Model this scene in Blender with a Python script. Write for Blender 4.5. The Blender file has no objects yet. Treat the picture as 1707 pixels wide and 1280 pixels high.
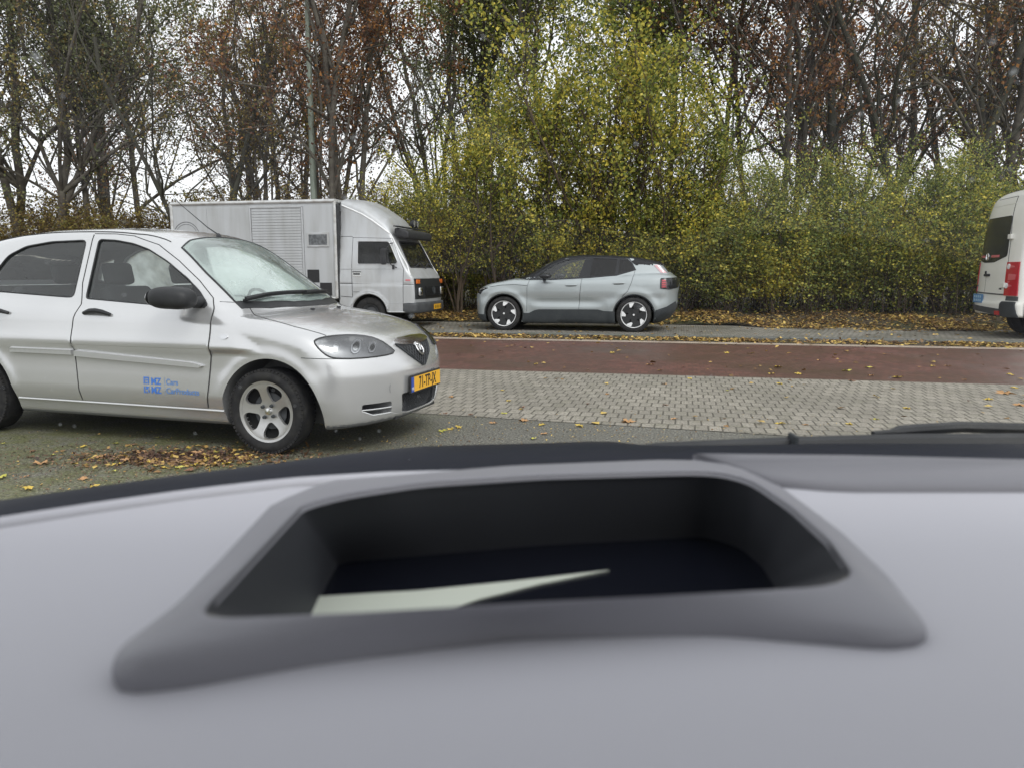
import bpy, bmesh, math, random
import numpy as np
from mathutils import Vector, Matrix, Euler
from mathutils.geometry import delaunay_2d_cdt
S = bpy.context.scene
R = math.radians
random.seed(7)
# ------------------------------------------------------------ camera, sky, light
CAMH = 1.23
PITCH = math.atan(185 / 1282)
ROAD = R(12.3)
cd = bpy.data.cameras.new('camera'); cam = bpy.data.objects.new('camera', cd)
S.collection.objects.link(cam); S.camera = cam
cam.location = (0, 0, CAMH); cam.rotation_euler = (math.pi / 2 - PITCH, 0, 0)
cd.sensor_width = 36; cd.lens = 36 * 1282 / 1707; cd.clip_start = 0.02; cd.clip_end = 600
cd.dof.use_dof = True; cd.dof.focus_distance = 11; cd.dof.aperture_fstop = 7.2
S.view_settings.view_transform = 'Standard'; S.view_settings.look = 'None'
S.view_settings.gamma = 1; S.view_settings.exposure = 0.64
w = bpy.data.worlds.new('World'); S.world = w; w.use_nodes = True
nt = w.node_tree; nt.nodes.clear()
SUN_EL, SUN_ROT = R(48), R(150)
sky = nt.nodes.new('ShaderNodeTexSky'); sky.sky_type = 'NISHITA'; sky.sun_disc = False
sky.sun_elevation = SUN_EL; sky.sun_rotation = SUN_ROT; sky.dust_density = 4; sky.air_density = 1.2
hs = nt.nodes.new('ShaderNodeHueSaturation'); hs.inputs['Saturation'].default_value = 0.10
mixc = nt.nodes.new('ShaderNodeMix'); mixc.data_type = 'RGBA'; mixc.inputs[0].default_value = 0.6
mixc.inputs[7].default_value = (8.0, 8.15, 8.4, 1)        # even cloud layer
bg = nt.nodes.new('ShaderNodeBackground'); bg.inputs[1].default_value = 0.125
wo = nt.nodes.new('ShaderNodeOutputWorld')
nt.links.new(sky.outputs[0], hs.inputs['Color']); nt.links.new(hs.outputs[0], mixc.inputs[6])
nt.links.new(mixc.outputs[2], bg.inputs[0]); nt.links.new(bg.outputs[0], wo.inputs[0])
sl = bpy.data.lights.new('sun', 'SUN'); sl.energy = 0.7; sl.angle = R(18); sl.color = (1, .97, .92)
so = bpy.data.objects.new('sun', sl); S.collection.objects.link(so)
so.rotation_euler = (R(42), 0, R(180) - SUN_ROT + R(0))

# ------------------------------------------------------------ helpers
def link(o): S.collection.objects.link(o); return o
def tag(o, label=None, cat=None, group=None, kind=None):
    if label: o['label'] = label
    if cat: o['category'] = cat
    if group: o['group'] = group
    if kind: o['kind'] = kind
    return o
def empty(name, loc=(0, 0, 0), rz=0, label=None, cat=None, group=None):
    o = bpy.data.objects.new(name, None); o.empty_display_size = .2
    o.location = loc; o.rotation_euler = (0, 0, rz); link(o)
    return tag(o, label, cat, group)
def mesh_obj(name, verts, faces, m=None, parent=None, smooth=True):
    me = bpy.data.meshes.new(name)
    me.from_pydata([tuple(map(float, v)) for v in verts], [], [tuple(int(i) for i in f) for f in faces])
    if smooth: me.polygons.foreach_set('use_smooth', [True] * len(me.polygons))
    me.update()
    o = bpy.data.objects.new(name, me); link(o)
    if m: me.materials.append(m)
    if parent: o.parent = parent
    return o
class MB:
    """collects shapes; build() links them as one mesh"""
    def __init__(s): s.v = []; s.f = []
    def add(s, v, f):
        n = len(s.v); s.v += [tuple(map(float, p)) for p in v]; s.f += [tuple(int(i) + n for i in q) for q in f]; return s
    def box(s, c, d, b=0.0, rot=None):
        x, y, z = (q / 2 for q in d)
        if b <= 0:
            v = [(i * x, j * y, k * z) for i in (-1, 1) for j in (-1, 1) for k in (-1, 1)]
            f = [(0, 1, 3, 2), (4, 6, 7, 5), (0, 4, 5, 1), (2, 3, 7, 6), (0, 2, 6, 4), (1, 5, 7, 3)]
        else:
            bm = bmesh.new(); bmesh.ops.create_cube(bm, size=1)
            for q in bm.verts: q.co = Vector((q.co.x * d[0], q.co.y * d[1], q.co.z * d[2]))
            bmesh.ops.bevel(bm, geom=list(bm.edges), offset=b, segments=3, profile=.5, affect='EDGES')
            bm.verts.index_update()
            v = [q.co[:] for q in bm.verts]; f = [[q.index for q in g.verts] for g in bm.faces]; bm.free()
        M = Matrix.Translation(c) @ (Euler(rot).to_matrix().to_4x4() if rot else Matrix())
        return s.add([M @ Vector(q) for q in v], f)
    def tube(s, pts, r, n=6, close=False):
        pts = [Vector(p) for p in pts]; N = len(pts); rr = r if hasattr(r, '__len__') else [r] * N
        v = []; f = []; up = None
        for i, p in enumerate(pts):
            t = (pts[(i + 1) % N] - pts[i - 1]) if close else (pts[min(i + 1, N - 1)] - pts[max(i - 1, 0)])
            t.normalize()
            if up is None: up = Vector((0, 0, 1)) if abs(t.z) < .9 else Vector((1, 0, 0))
            a = t.cross(up)
            if a.length < 1e-5: a = t.orthogonal()
            a.normalize(); b = a.cross(t); up = b
            for k in range(n):
                q = 2 * math.pi * k / n; v.append(p + (a * math.cos(q) + b * math.sin(q)) * rr[i])
        for i in range(N if close else N - 1):
            for k in range(n):
                j = (i + 1) % N; f.append((i * n + k, i * n + (k + 1) % n, j * n + (k + 1) % n, j * n + k))
        if not close: f.append(tuple(range(n))[::-1]); f.append(tuple((N - 1) * n + k for k in range(n)))
        return s.add(v, f)
    def lathe(s, prof, n=32, c=(0, 0, 0), axis='y', close=False):
        v = []; f = []; P = len(prof)
        for k in range(n):
            q = 2 * math.pi * k / n
            for r, h in prof:
                if axis == 'y': v.append((c[0] + r * math.cos(q), c[1] + h, c[2] + r * math.sin(q)))
                elif axis == 'x': v.append((c[0] + h, c[1] + r * math.cos(q), c[2] + r * math.sin(q)))
                else: v.append((c[0] + r * math.cos(q), c[1] + r * math.sin(q), c[2] + h))
        for k in range(n):
            for i in range(P if close else P - 1):
                j = (i + 1) % P; a = k * P; b = ((k + 1) % n) * P; f.append((a + i, b + i, b + j, a + j))
        return s.add(v, f)
    def prism(s, poly, fn, d0, d1):
        """poly 2D; fn(p, d) -> 3D"""
        n = len(poly); v = [fn(p, d0) for p in poly] + [fn(p, d1) for p in poly]
        f = [tuple(range(n)), tuple(range(2 * n - 1, n - 1, -1))] + [(i, i + n, (i + 1) % n + n, (i + 1) % n) for i in range(n)]
        return s.add(v, f)
    def build(s, name, m=None, parent=None, smooth=False, auto=True):
        o = mesh_obj(name, s.v, s.f, m, parent, smooth)
        bm = bmesh.new(); bm.from_mesh(o.data); bmesh.ops.recalc_face_normals(bm, faces=bm.faces)
        if smooth and auto:
            for e in bm.edges:
                if len(e.link_faces) == 2 and e.calc_face_angle(0) > R(38): e.smooth = False
        bm.to_mesh(o.data); bm.free(); return o
def spl(xs, ys):
    """monotone-ish cubic through the points, vectorised"""
    xs = np.array(xs, float); ys = np.array(ys, float); h = np.diff(xs); d = np.diff(ys) / h
    m = np.zeros(len(xs)); m[0] = d[0]; m[-1] = d[-1]
    for i in range(1, len(xs) - 1):
        m[i] = 0 if d[i - 1] * d[i] <= 0 else 2 * d[i - 1] * d[i] / (d[i - 1] + d[i])
    def g(x):
        x = np.asarray(x, float); i = np.clip(np.searchsorted(xs, x) - 1, 0, len(h) - 1)
        t = (x - xs[i]) / h[i]; tc = np.clip(t, 0, 1)
        y = (2 * tc**3 - 3 * tc**2 + 1) * ys[i] + (tc**3 - 2 * tc**2 + tc) * h[i] * m[i] + (-2 * tc**3 + 3 * tc**2) * ys[i + 1] + (tc**3 - tc**2) * h[i] * m[i + 1]
        return y + np.where(t > 1, (t - 1) * h[i] * m[-1], 0) + np.where(t < 0, t * h[i] * m[0], 0)
    return g
def smax(a, b, k):
    h = np.maximum(k - np.abs(a - b), 0) / k; return np.maximum(a, b) + h * h * k / 4
def smin(a, b, k): return -smax(-a, -b, k)
def grad(F, p, e=2e-3):
    x, y, z = p.T
    g = np.stack([F(x + e, y, z) - F(x - e, y, z), F(x, y + e, z) - F(x, y - e, z), F(x, y, z + e) - F(x, y, z - e)], 1) / (2 * e)
    return g
def nets(F, lo, hi, h):
    ax = [np.arange(lo[i], hi[i] + h, h) for i in range(3)]
    X, Y, Z = np.meshgrid(*ax, indexing='ij'); V = F(X, Y, Z); ins = V < 0
    G = np.stack([X, Y, Z], -1); n = [len(a) - 1 for a in ax]
    acc = np.zeros((*n, 3)); cnt = np.zeros(n)
    def sub(A, o): return A[o[0]:o[0] + n[0], o[1]:o[1] + n[1], o[2]:o[2] + n[2]]
    for d in range(3):
        for u in (0, 1):
            for v_ in (0, 1):
                o = [0, 0, 0]; oth = [i for i in range(3) if i != d]; o[oth[0]] = u; o[oth[1]] = v_
                o2 = list(o); o2[d] = 1
                a, b = sub(V, o), sub(V, o2); m = (a < 0) != (b < 0)
                t = np.where(m, a / np.where(a - b == 0, 1, a - b), 0)[..., None]
                acc += np.where(m[..., None], sub(G, o) * (1 - t) + sub(G, o2) * t, 0); cnt += m
    idx = -np.ones(n, int); act = cnt > 0; idx[act] = np.arange(act.sum())
    P = acc[act] / cnt[act][:, None]; fs = []
    for d in range(3):
        a = [slice(1, -1)] * 3; a[d] = slice(0, n[d]); b = list(a)
        A = [slice(1, n[i]) for i in range(3)]; A[d] = slice(0, n[d]); B = list(A); B[d] = slice(1, n[d] + 1)
        s0 = ins[tuple(A)]; s1 = ins[tuple(B)]; e = np.argwhere(s0 != s1)
        fl = s0[tuple(e.T)]; c = e.copy(); o1, o2 = [i for i in range(3) if i != d]; c[:, o1] += 1; c[:, o2] += 1
        q = []
        for (p1, p2) in ((0, 0), (1, 0), (1, 1), (0, 1)):
            cc = c.copy(); cc[:, o1] -= p1; cc[:, o2] -= p2; q.append(idx[tuple(cc.T)])
        q = np.stack(q, 1); flip = fl if d == 1 else ~fl; q[flip] = q[flip][:, ::-1]; fs.append(q)
    for _ in range(4):
        g = grad(F, P); f = F(*P.T); st = (f / np.maximum((g * g).sum(1), .05))[:, None] * g
        l = np.linalg.norm(st, axis=1)[:, None]; P = P - st * np.minimum(1, .6 * h / np.maximum(l, 1e-9))
    return P, np.concatenate(fs)
def boolean(o, cutters):
    for c in cutters:
        md = o.modifiers.new('b', 'BOOLEAN'); md.operation = 'DIFFERENCE'; md.object = c
        try: md.solver = 'MANIFOLD'
        except Exception: md.solver = 'EXACT'
    dg = bpy.context.evaluated_depsgraph_get(); dg.update()
    me = bpy.data.meshes.new_from_object(o.evaluated_get(dg)); o.modifiers.clear()
    old = o.data; o.data = me; bpy.data.meshes.remove(old)
    for c in cutters: bpy.data.objects.remove(c, do_unlink=True)
def shell(name, F, lo, hi, h, cut, mats, parent, darkf=None, regions=()):
    """body skin from F, cut, split by regions [(name, test(centroids, normals))]; mats=(skin, inside)"""
    P, Q = nets(F, lo, hi, h)
    o = mesh_obj(name, P, Q)
    if cut: boolean(o, cut)
    me = o.data; nv = len(me.vertices); co = np.zeros(nv * 3); me.vertices.foreach_get('co', co); co = co.reshape(-1, 3)
    on = np.abs(F(*co.T)) < .006; g = grad(F, co); g /= np.maximum(np.linalg.norm(g, axis=1), 1e-6)[:, None]
    npol = len(me.polygons); nrm = np.zeros(npol * 3); me.polygons.foreach_get('normal', nrm); nrm = nrm.reshape(-1, 3)
    cen = np.zeros(npol * 3); me.polygons.foreach_get('center', cen); cen = cen.reshape(-1, 3)
    ls = np.zeros(npol, int); lt = np.zeros(npol, int); me.polygons.foreach_get('loop_start', ls); me.polygons.foreach_get('loop_total', lt)
    lv = np.zeros(len(me.loops), int); me.loops.foreach_get('vertex_index', lv)
    reg = np.zeros(npol, int)
    for i, (rn, test) in enumerate(regions): reg[test(cen, nrm) & (reg == 0)] = i + 1
    dk = darkf(cen, nrm) if darkf is not None else np.zeros(npol, bool)
    outs = []
    skin = np.array([on[lv[ls[i]:ls[i] + lt[i]]].all() for i in range(npol)])
    gd = np.array([(g[lv[ls[i]:ls[i] + lt[i]]] @ nrm[i]).min() > .35 for i in range(npol)])
    skin &= gd
    for r in range(len(regions) + 1):
        sel = np.where((reg == r) if r else (reg == 0))[0]
        if len(sel) == 0: outs.append(None); continue
        loops = [lv[ls[i]:ls[i] + lt[i]] for i in sel]
        used, inv = np.unique(np.concatenate(loops), return_inverse=True); k = 0; fc = []
        for L in loops: fc.append(inv[k:k + len(L)]); k += len(L)
        q = mesh_obj(regions[r - 1][0] if r else name, co[used], fc, mats[0], parent); q.data.materials.append(mats[1])
        nl = []
        for i, L in zip(sel, loops):
            for vi in L: nl.append(tuple(g[vi]) if skin[i] else tuple(nrm[i]))
        q.data.polygons.foreach_set('material_index', [0 if (skin[i] and not dk[i]) else 1 for i in sel])
        q.data.normals_split_custom_set(nl); outs.append(q)
    bpy.data.objects.remove(o, do_unlink=True)
    return outs
def inpoly(p, poly):
    x, y = p[:, 0], p[:, 1]; c = np.zeros(len(p), bool); n = len(poly)
    for i in range(n):
        (x1, y1), (x2, y2) = poly[i], poly[i - 1]
        m = ((y1 > y) != (y2 > y)) & (x < (x2 - x1) * (y - y1) / ((y2 - y1) or 1e-12) + x1); c ^= m
    return c
def dens(poly, g, close=True):
    out = []; n = len(poly)
    for i in range(n if close else n - 1):
        a = np.array(poly[i], float); b = np.array(poly[(i + 1) % n], float); k = max(1, int(np.ceil(np.linalg.norm(b - a) / g)))
        out += [tuple(a + (b - a) * j / k) for j in range(k)]
    if not close: out.append(tuple(map(float, poly[-1])))
    return out
def rnd(poly, it=2, keep=.25):
    for _ in range(it):
        o = []
        for i in range(len(poly)):
            a = np.array(poly[i], float); b = np.array(poly[(i + 1) % len(poly)], float)
            o += [tuple(a * (1 - keep) + b * keep), tuple(a * keep + b * (1 - keep))]
        poly = o
    return poly
def cutcorner(poly, r=.03, n=4):
    """round the corners of a polygon with radius-like cut r"""
    out = []; N = len(poly)
    for i in range(N):
        p = np.array(poly[i], float); a = np.array(poly[i - 1], float); b = np.array(poly[(i + 1) % N], float)
        da = a - p; db = b - p; la = np.linalg.norm(da); lb = np.linalg.norm(db); d = min(r, la * .45, lb * .45)
        s = p + da / la * d; e = p + db / lb * d
        for k in range(n + 1):
            t = k / n; out.append(tuple((1 - t)**2 * s + 2 * t * (1 - t) * p + t * t * e))
    return out
def tri(poly, holes, g):
    vs = []; es = []
    for pl in [poly] + list(holes):
        n0 = len(vs); d = dens(pl, g); vs += d; es += [(n0 + i, n0 + (i + 1) % len(d)) for i in range(len(d))]
    a = np.array(poly); xs = np.arange(a[:, 0].min() + g * .53, a[:, 0].max(), g); ys = np.arange(a[:, 1].min() + g * .47, a[:, 1].max(), g)
    if len(xs) and len(ys):
        X, Y = np.meshgrid(xs, ys); q = np.stack([X.ravel(), Y.ravel()], 1); ok = inpoly(q, poly)
        for h in holes: ok &= ~inpoly(q, h)
        b = np.array(vs); q = q[ok]
        if len(q):
            dm = np.sqrt(((q[:, None, :] - b[None, :, :])**2).sum(-1)).min(1); q = q[dm > g * .35]
            vs += [tuple(t) for t in q]
    r = delaunay_2d_cdt([Vector(v) for v in vs], es, [], 0, 1e-6)
    V = np.array([tuple(v) for v in r[0]]); T = r[2]
    c = np.array([V[list(t)].mean(0) for t in T]); ok = inpoly(c, poly)
    for h in holes: ok &= ~inpoly(c, h)
    return V, [tuple(t) for t, o in zip(T, ok) if o]
def project(F, V, mode):
    """2D points onto the surface F=0; mode: 'L' camera side -Y (x,z), 'Rr' far side, 'X' from +x (y,z), '-X' from -x (y,z), 'Z' from above (x,y)"""
    V = np.asarray(V, float); n = len(V)
    def pt(t):
        a, b = V[:, 0], V[:, 1]
        if t.ndim == 2: a = a[:, None]; b = b[:, None]
        o = np.zeros_like(t)
        if mode == 'L': return a + o, -1.4 + t, b + o
        if mode == 'Rr': return a + o, 1.4 - t, b + o
        if mode == 'X': return XP - t, a + o, b + o
        if mode == '-X': return XM + t, a + o, b + o
        return a + o, b + o, 3.2 - t
    T = 1.4 if mode in ('L', 'Rr') else 3.0
    ts = np.linspace(0, T, int(T / .015)); tt = np.tile(ts, (n, 1)); v = F(*pt(tt)) < 0
    i = np.argmax(v, 1); none = ~v.any(1); i[none] = len(ts) - 1; i = np.maximum(i, 1)
    a = ts[i - 1].copy(); b = ts[i].copy()
    for _ in range(18):
        m = (a + b) / 2; f = F(*pt(m)) < 0; b = np.where(f, m, b); a = np.where(f, a, m)
    P = np.stack(pt((a + b) / 2), 1); g = grad(F, P); g /= np.maximum(np.linalg.norm(g, axis=1), 1e-6)[:, None]
    return P, g
XP = 1.5; XM = -4.2
def patch(name, F, poly, mode, off, m, parent, g=.04, holes=(), skirt=.012, soft=0):
    V, T = tri(poly, holes, g); P, N = project(F, V, mode); n = len(P)
    flip = {'L': 1, 'Rr': -1, 'X': 1, '-X': -1, 'Z': 1}[mode]
    T = [t if flip > 0 else t[::-1] for t in T]
    top = P + N * off; low = P + N * (off - skirt)
    ec = {}
    for t in T:
        for i in range(3): ec.setdefault(frozenset((t[i], t[(i + 1) % 3])), []).append((t[i], t[(i + 1) % 3]))
    f = list(T); 
    for k, e in ec.items():
        if len(e) == 1: a, b = e[0]; f.append((b, a, a + n, b + n))
    me_v = np.concatenate([top, low]); used = np.unique([i for q in f for i in q]); mp = {u: i for i, u in enumerate(used)}
    f = [tuple(mp[i] for i in q) for q in f]
    o = mesh_obj(name, me_v[used], f, m, parent, True)
    NN = np.concatenate([N, N])[used]; nl = []; me = o.data
    for pl in me.polygons:
        sk = len(pl.vertices) == 4
        for vi in pl.vertices: nl.append(tuple(pl.normal) if sk else tuple(NN[vi]))
    me.normals_split_custom_set(nl); return o
def line(mb, F, pts, mode, r=.003, off=.0, close=False, n=5, g=.04):
    P, N = project(F, dens(pts, g, close), mode); mb.tube(list(P + N * off), r, n, close)
def textmesh(s, size, m, parent, name, xf, extrude=.001, align='CENTER', sx=1, bold=0):
    c = bpy.data.curves.new('t', 'FONT'); c.body = s; c.size = size; c.extrude = extrude; c.align_x = align; c.align_y = 'CENTER'; c.offset = bold
    o = bpy.data.objects.new('t', c); link(o); dg = bpy.context.evaluated_depsgraph_get(); dg.update()
    me = bpy.data.meshes.new_from_object(o.evaluated_get(dg)); bpy.data.objects.remove(o, do_unlink=True)
    for v in me.vertices: v.co = xf(v.co.x * sx, v.co.y, v.co.z)
    me.materials.clear(); me.materials.append(m); q = bpy.data.objects.new(name, me); link(q); q.parent = parent; me.update()
    return q
# ------------------------------------------------------------ materials
def mist_mat(name, amount=.55, col=(.80, .88, .86)):
    """window pane misted on the inside: part clear, part translucent film"""
    m = bpy.data.materials.new(name); m.use_nodes = True; n = m.node_tree; n.nodes.clear()
    t = n.nodes.new('ShaderNodeBsdfTransparent'); t.inputs[0].default_value = (.9, .95, .94, 1); d = n.nodes.new('ShaderNodeBsdfTranslucent'); d.inputs[0].default_value = (*col, 1)
    tc = n.nodes.new('ShaderNodeTexCoord'); ns = n.nodes.new('ShaderNodeTexNoise'); ns.inputs['Scale'].default_value = 5; ns.inputs['Detail'].default_value = 5
    mr = n.nodes.new('ShaderNodeMapRange'); mr.inputs[1].default_value = .35; mr.inputs[2].default_value = .65; mr.inputs[3].default_value = amount * .6; mr.inputs[4].default_value = min(1, amount * 1.4)
    mx = n.nodes.new('ShaderNodeMixShader'); o = n.nodes.new('ShaderNodeOutputMaterial')
    n.links.new(tc.outputs['Object'], ns.inputs['Vector']); n.links.new(ns.outputs[0], mr.inputs[0]); n.links.new(mr.outputs[0], mx.inputs[0]); n.links.new(t.outputs[0], mx.inputs[1]); n.links.new(d.outputs[0], mx.inputs[2]); n.links.new(mx.outputs[0], o.inputs[0]); return m
def mat(name, col=(.5, .5, .5), rough=.5, metal=0, coat=0, spec=.5, bump=None, var=None, coatr=.05, streak=0):
    """var=(scale, amount, colour2), bump=(scale, strength, distance)"""
    m = bpy.data.materials.new(name); m.use_nodes = True; n = m.node_tree; b = n.nodes['Principled BSDF']
    b.inputs['Base Color'].default_value = (*col, 1); b.inputs['Roughness'].default_value = rough; b.inputs['Metallic'].default_value = metal
    b.inputs['Coat Weight'].default_value = coat; b.inputs['Coat Roughness'].default_value = coatr; b.inputs['Specular IOR Level'].default_value = spec
    if bump or var:
        tc = n.nodes.new('ShaderNodeTexCoord')
    if var:
        ns = n.nodes.new('ShaderNodeTexNoise'); ns.inputs['Scale'].default_value = var[0]; ns.inputs['Detail'].default_value = 6
        rp = n.nodes.new('ShaderNodeMapRange'); rp.inputs[1].default_value = .42; rp.inputs[2].default_value = .68; rp.inputs[4].default_value = var[1]
        mx = n.nodes.new('ShaderNodeMix'); mx.data_type = 'RGBA'; mx.inputs[6].default_value = (*col, 1); mx.inputs[7].default_value = (*var[2], 1)
        if streak:
            mp = n.nodes.new('ShaderNodeMapping'); mp.inputs['Scale'].default_value = (1, 1, streak); n.links.new(tc.outputs['Object'], mp.inputs[0]); n.links.new(mp.outputs[0], ns.inputs['Vector'])
        else: n.links.new(tc.outputs['Object'], ns.inputs['Vector'])
        n.links.new(ns.outputs[0], rp.inputs[0]); n.links.new(rp.outputs[0], mx.inputs[0]); n.links.new(mx.outputs[2], b.inputs['Base Color'])
        if len(var) > 3:
            r2 = n.nodes.new('ShaderNodeMapRange'); r2.inputs[1].default_value = .35; r2.inputs[2].default_value = .7; r2.inputs[3].default_value = rough; r2.inputs[4].default_value = var[3]
            n.links.new(ns.outputs[0], r2.inputs[0]); n.links.new(r2.outputs[0], b.inputs['Roughness'])
    if bump:
        ns = n.nodes.new('ShaderNodeTexNoise'); ns.inputs['Scale'].default_value = bump[0]; ns.inputs['Detail'].default_value = 4
        bp = n.nodes.new('ShaderNodeBump'); bp.inputs['Strength'].default_value = bump[1]; bp.inputs['Distance'].default_value = bump[2]
        n.links.new(tc.outputs['Object'], ns.inputs['Vector']); n.links.new(ns.outputs[0], bp.inputs['Height']); n.links.new(bp.outputs[0], b.inputs['Normal'])
    return m
def glass_mat(name, tint=(.75, .82, .8), ior=1.6, rough=.0, veil=0.0, veilcol=(.6, .65, .65)):
    """thin pane: tinted transparency + fresnel gloss (+ an even film of drizzle / mist on the pane)"""
    m = bpy.data.materials.new(name); m.use_nodes = True; n = m.node_tree; n.nodes.clear()
    t = n.nodes.new('ShaderNodeBsdfTransparent'); t.inputs[0].default_value = (*tint, 1)
    g = n.nodes.new('ShaderNodeBsdfGlossy'); g.inputs['Roughness'].default_value = rough; g.inputs[0].default_value = (1, 1, 1, 1)
    fr = n.nodes.new('ShaderNodeFresnel'); fr.inputs[0].default_value = ior; mx = n.nodes.new('ShaderNodeMixShader')
    o = n.nodes.new('ShaderNodeOutputMaterial'); last = t.outputs[0]
    if veil > 0:
        d = n.nodes.new('ShaderNodeBsdfDiffuse'); d.inputs[0].default_value = (*veilcol, 1); m2 = n.nodes.new('ShaderNodeMixShader'); m2.inputs[0].default_value = veil
        tc = n.nodes.new('ShaderNodeTexCoord'); ns = n.nodes.new('ShaderNodeTexNoise'); ns.inputs['Scale'].default_value = 3; ns.inputs['Detail'].default_value = 8
        mr = n.nodes.new('ShaderNodeMapRange'); mr.inputs[1].default_value = .3; mr.inputs[2].default_value = .7; mr.inputs[3].default_value = veil * .5; mr.inputs[4].default_value = veil * 1.4
        n.links.new(tc.outputs['Object'], ns.inputs['Vector']); n.links.new(ns.outputs[0], mr.inputs[0]); n.links.new(mr.outputs[0], m2.inputs[0])
        n.links.new(t.outputs[0], m2.inputs[1]); n.links.new(d.outputs[0], m2.inputs[2]); last = m2.outputs[0]
    n.links.new(fr.outputs[0], mx.inputs[0]); n.links.new(last, mx.inputs[1]); n.links.new(g.outputs[0], mx.inputs[2]); n.links.new(mx.outputs[0], o.inputs[0])
    return m
M = dict(
    silver=mat('silver_paint', (.58, .585, .59), .22, .6, .8, bump=(60, .03, .001), var=(2.2, .35, (.52, .525, .53))),
    blueg=mat('pale_grey_paint', (.33, .365, .375), .35, .25, .7, var=(1.5, .3, (.29, .32, .33))),
    truckp=mat('dull_silver_paint', (.44, .455, .47), .42, .3, .3, streak=.25, var=(5, .6, (.33, .33, .32)), bump=(3, .12, .01)),
    boxp=mat('box_panel_paint', (.42, .435, .45), .40, .2, .2, streak=.12, var=(5, .65, (.31, .315, .31)), bump=(1.2, .25, .02)),
    whitep=mat('white_paint', (.78, .78, .74), .35, 0, .6, var=(2, .4, (.70, .70, .65))),
    black=mat('black_plastic', (.022, .023, .025), .5, spec=.28, var=(9, .5, (.045, .046, .048))),
    gloss=mat('gloss_black', (.010, .011, .013), .16, 0, .1, .35),
    roofb=mat('roof_black', (.010, .011, .013), .5, 0, .05, .2),
    dark=mat('underbody', (.012, .012, .012), .9),
    clad=mat('charcoal_cladding', (.032, .037, .041), .55, spec=.3, var=(4, .4, (.06, .066, .07))),
    grey=mat('grey_bumper', (.05, .053, .057), .6, spec=.3, var=(5, .5, (.10, .105, .11))),
    rubber=mat('tyre_rubber', (.022, .022, .023), .85, spec=.2, var=(14, .8, (.042, .041, .039)), bump=(90, .2, .003)),
    rim=mat('alloy', (.54, .54, .54), .33, .75, .2, var=(9, .5, (.40, .39, .38))),
    chrome=mat('chrome', (.8, .8, .8), .12, 1),
    seam=mat('panel_gap', (.02, .02, .02), .8),
    white=mat('white_part', (.72, .73, .74), .4),
    seat=mat('seat_cloth', (.05, .052, .058), .9), seatp=mat('cabin_plastic', (.16, .165, .17), .7),
    yellow=mat('plate_yellow', (.78, .42, .03), .4), blue=mat('plate_blue', (.03, .08, .38), .4), ink=mat('plate_ink', (.01, .01, .012), .5),
    decal=mat('decal_blue', (.05, .17, .55), .4), decal2=mat('decal_light_blue', (.10, .22, .50), .4),
    red=mat('red_lens', (.42, .015, .03), .12, 0, .8), dred=mat('dark_red_lens', (.09, .012, .02), .12, 0, .8), orange=mat('orange_lens', (.65, .16, .03), .2, 0, .5), pink=mat('pale_red_lens', (.55, .12, .14), .15, 0, .6),
    mould=mat('moulding_silver', (.50, .505, .51), .3, .5, .6),
    lens=mat('lamp_reflector', (.62, .63, .65), .22, .7, .9), lampglass=glass_mat('lamp_cover', (.82, .83, .84), 1.6),
    mglass=glass_mat('car_glass', (.80, .88, .85), 1.75, veil=.34, veilcol=(.55, .66, .63)),
    hlamp=mat('lamp_housing', (.30, .305, .315), .28, .6, .9),
    sglass=glass_mat('side_glass', (.92, .96, .95), 1.6, veil=.02, veilcol=(.5, .58, .55)),
    dglass=glass_mat('privacy_glass', (.10, .11, .12), 1.4, veil=.02, veilcol=(.3, .3, .3)),
    tglass=glass_mat('truck_glass', (.42, .45, .42), 1.38, veil=.02, veilcol=(.3, .31, .28)),
)
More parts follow.
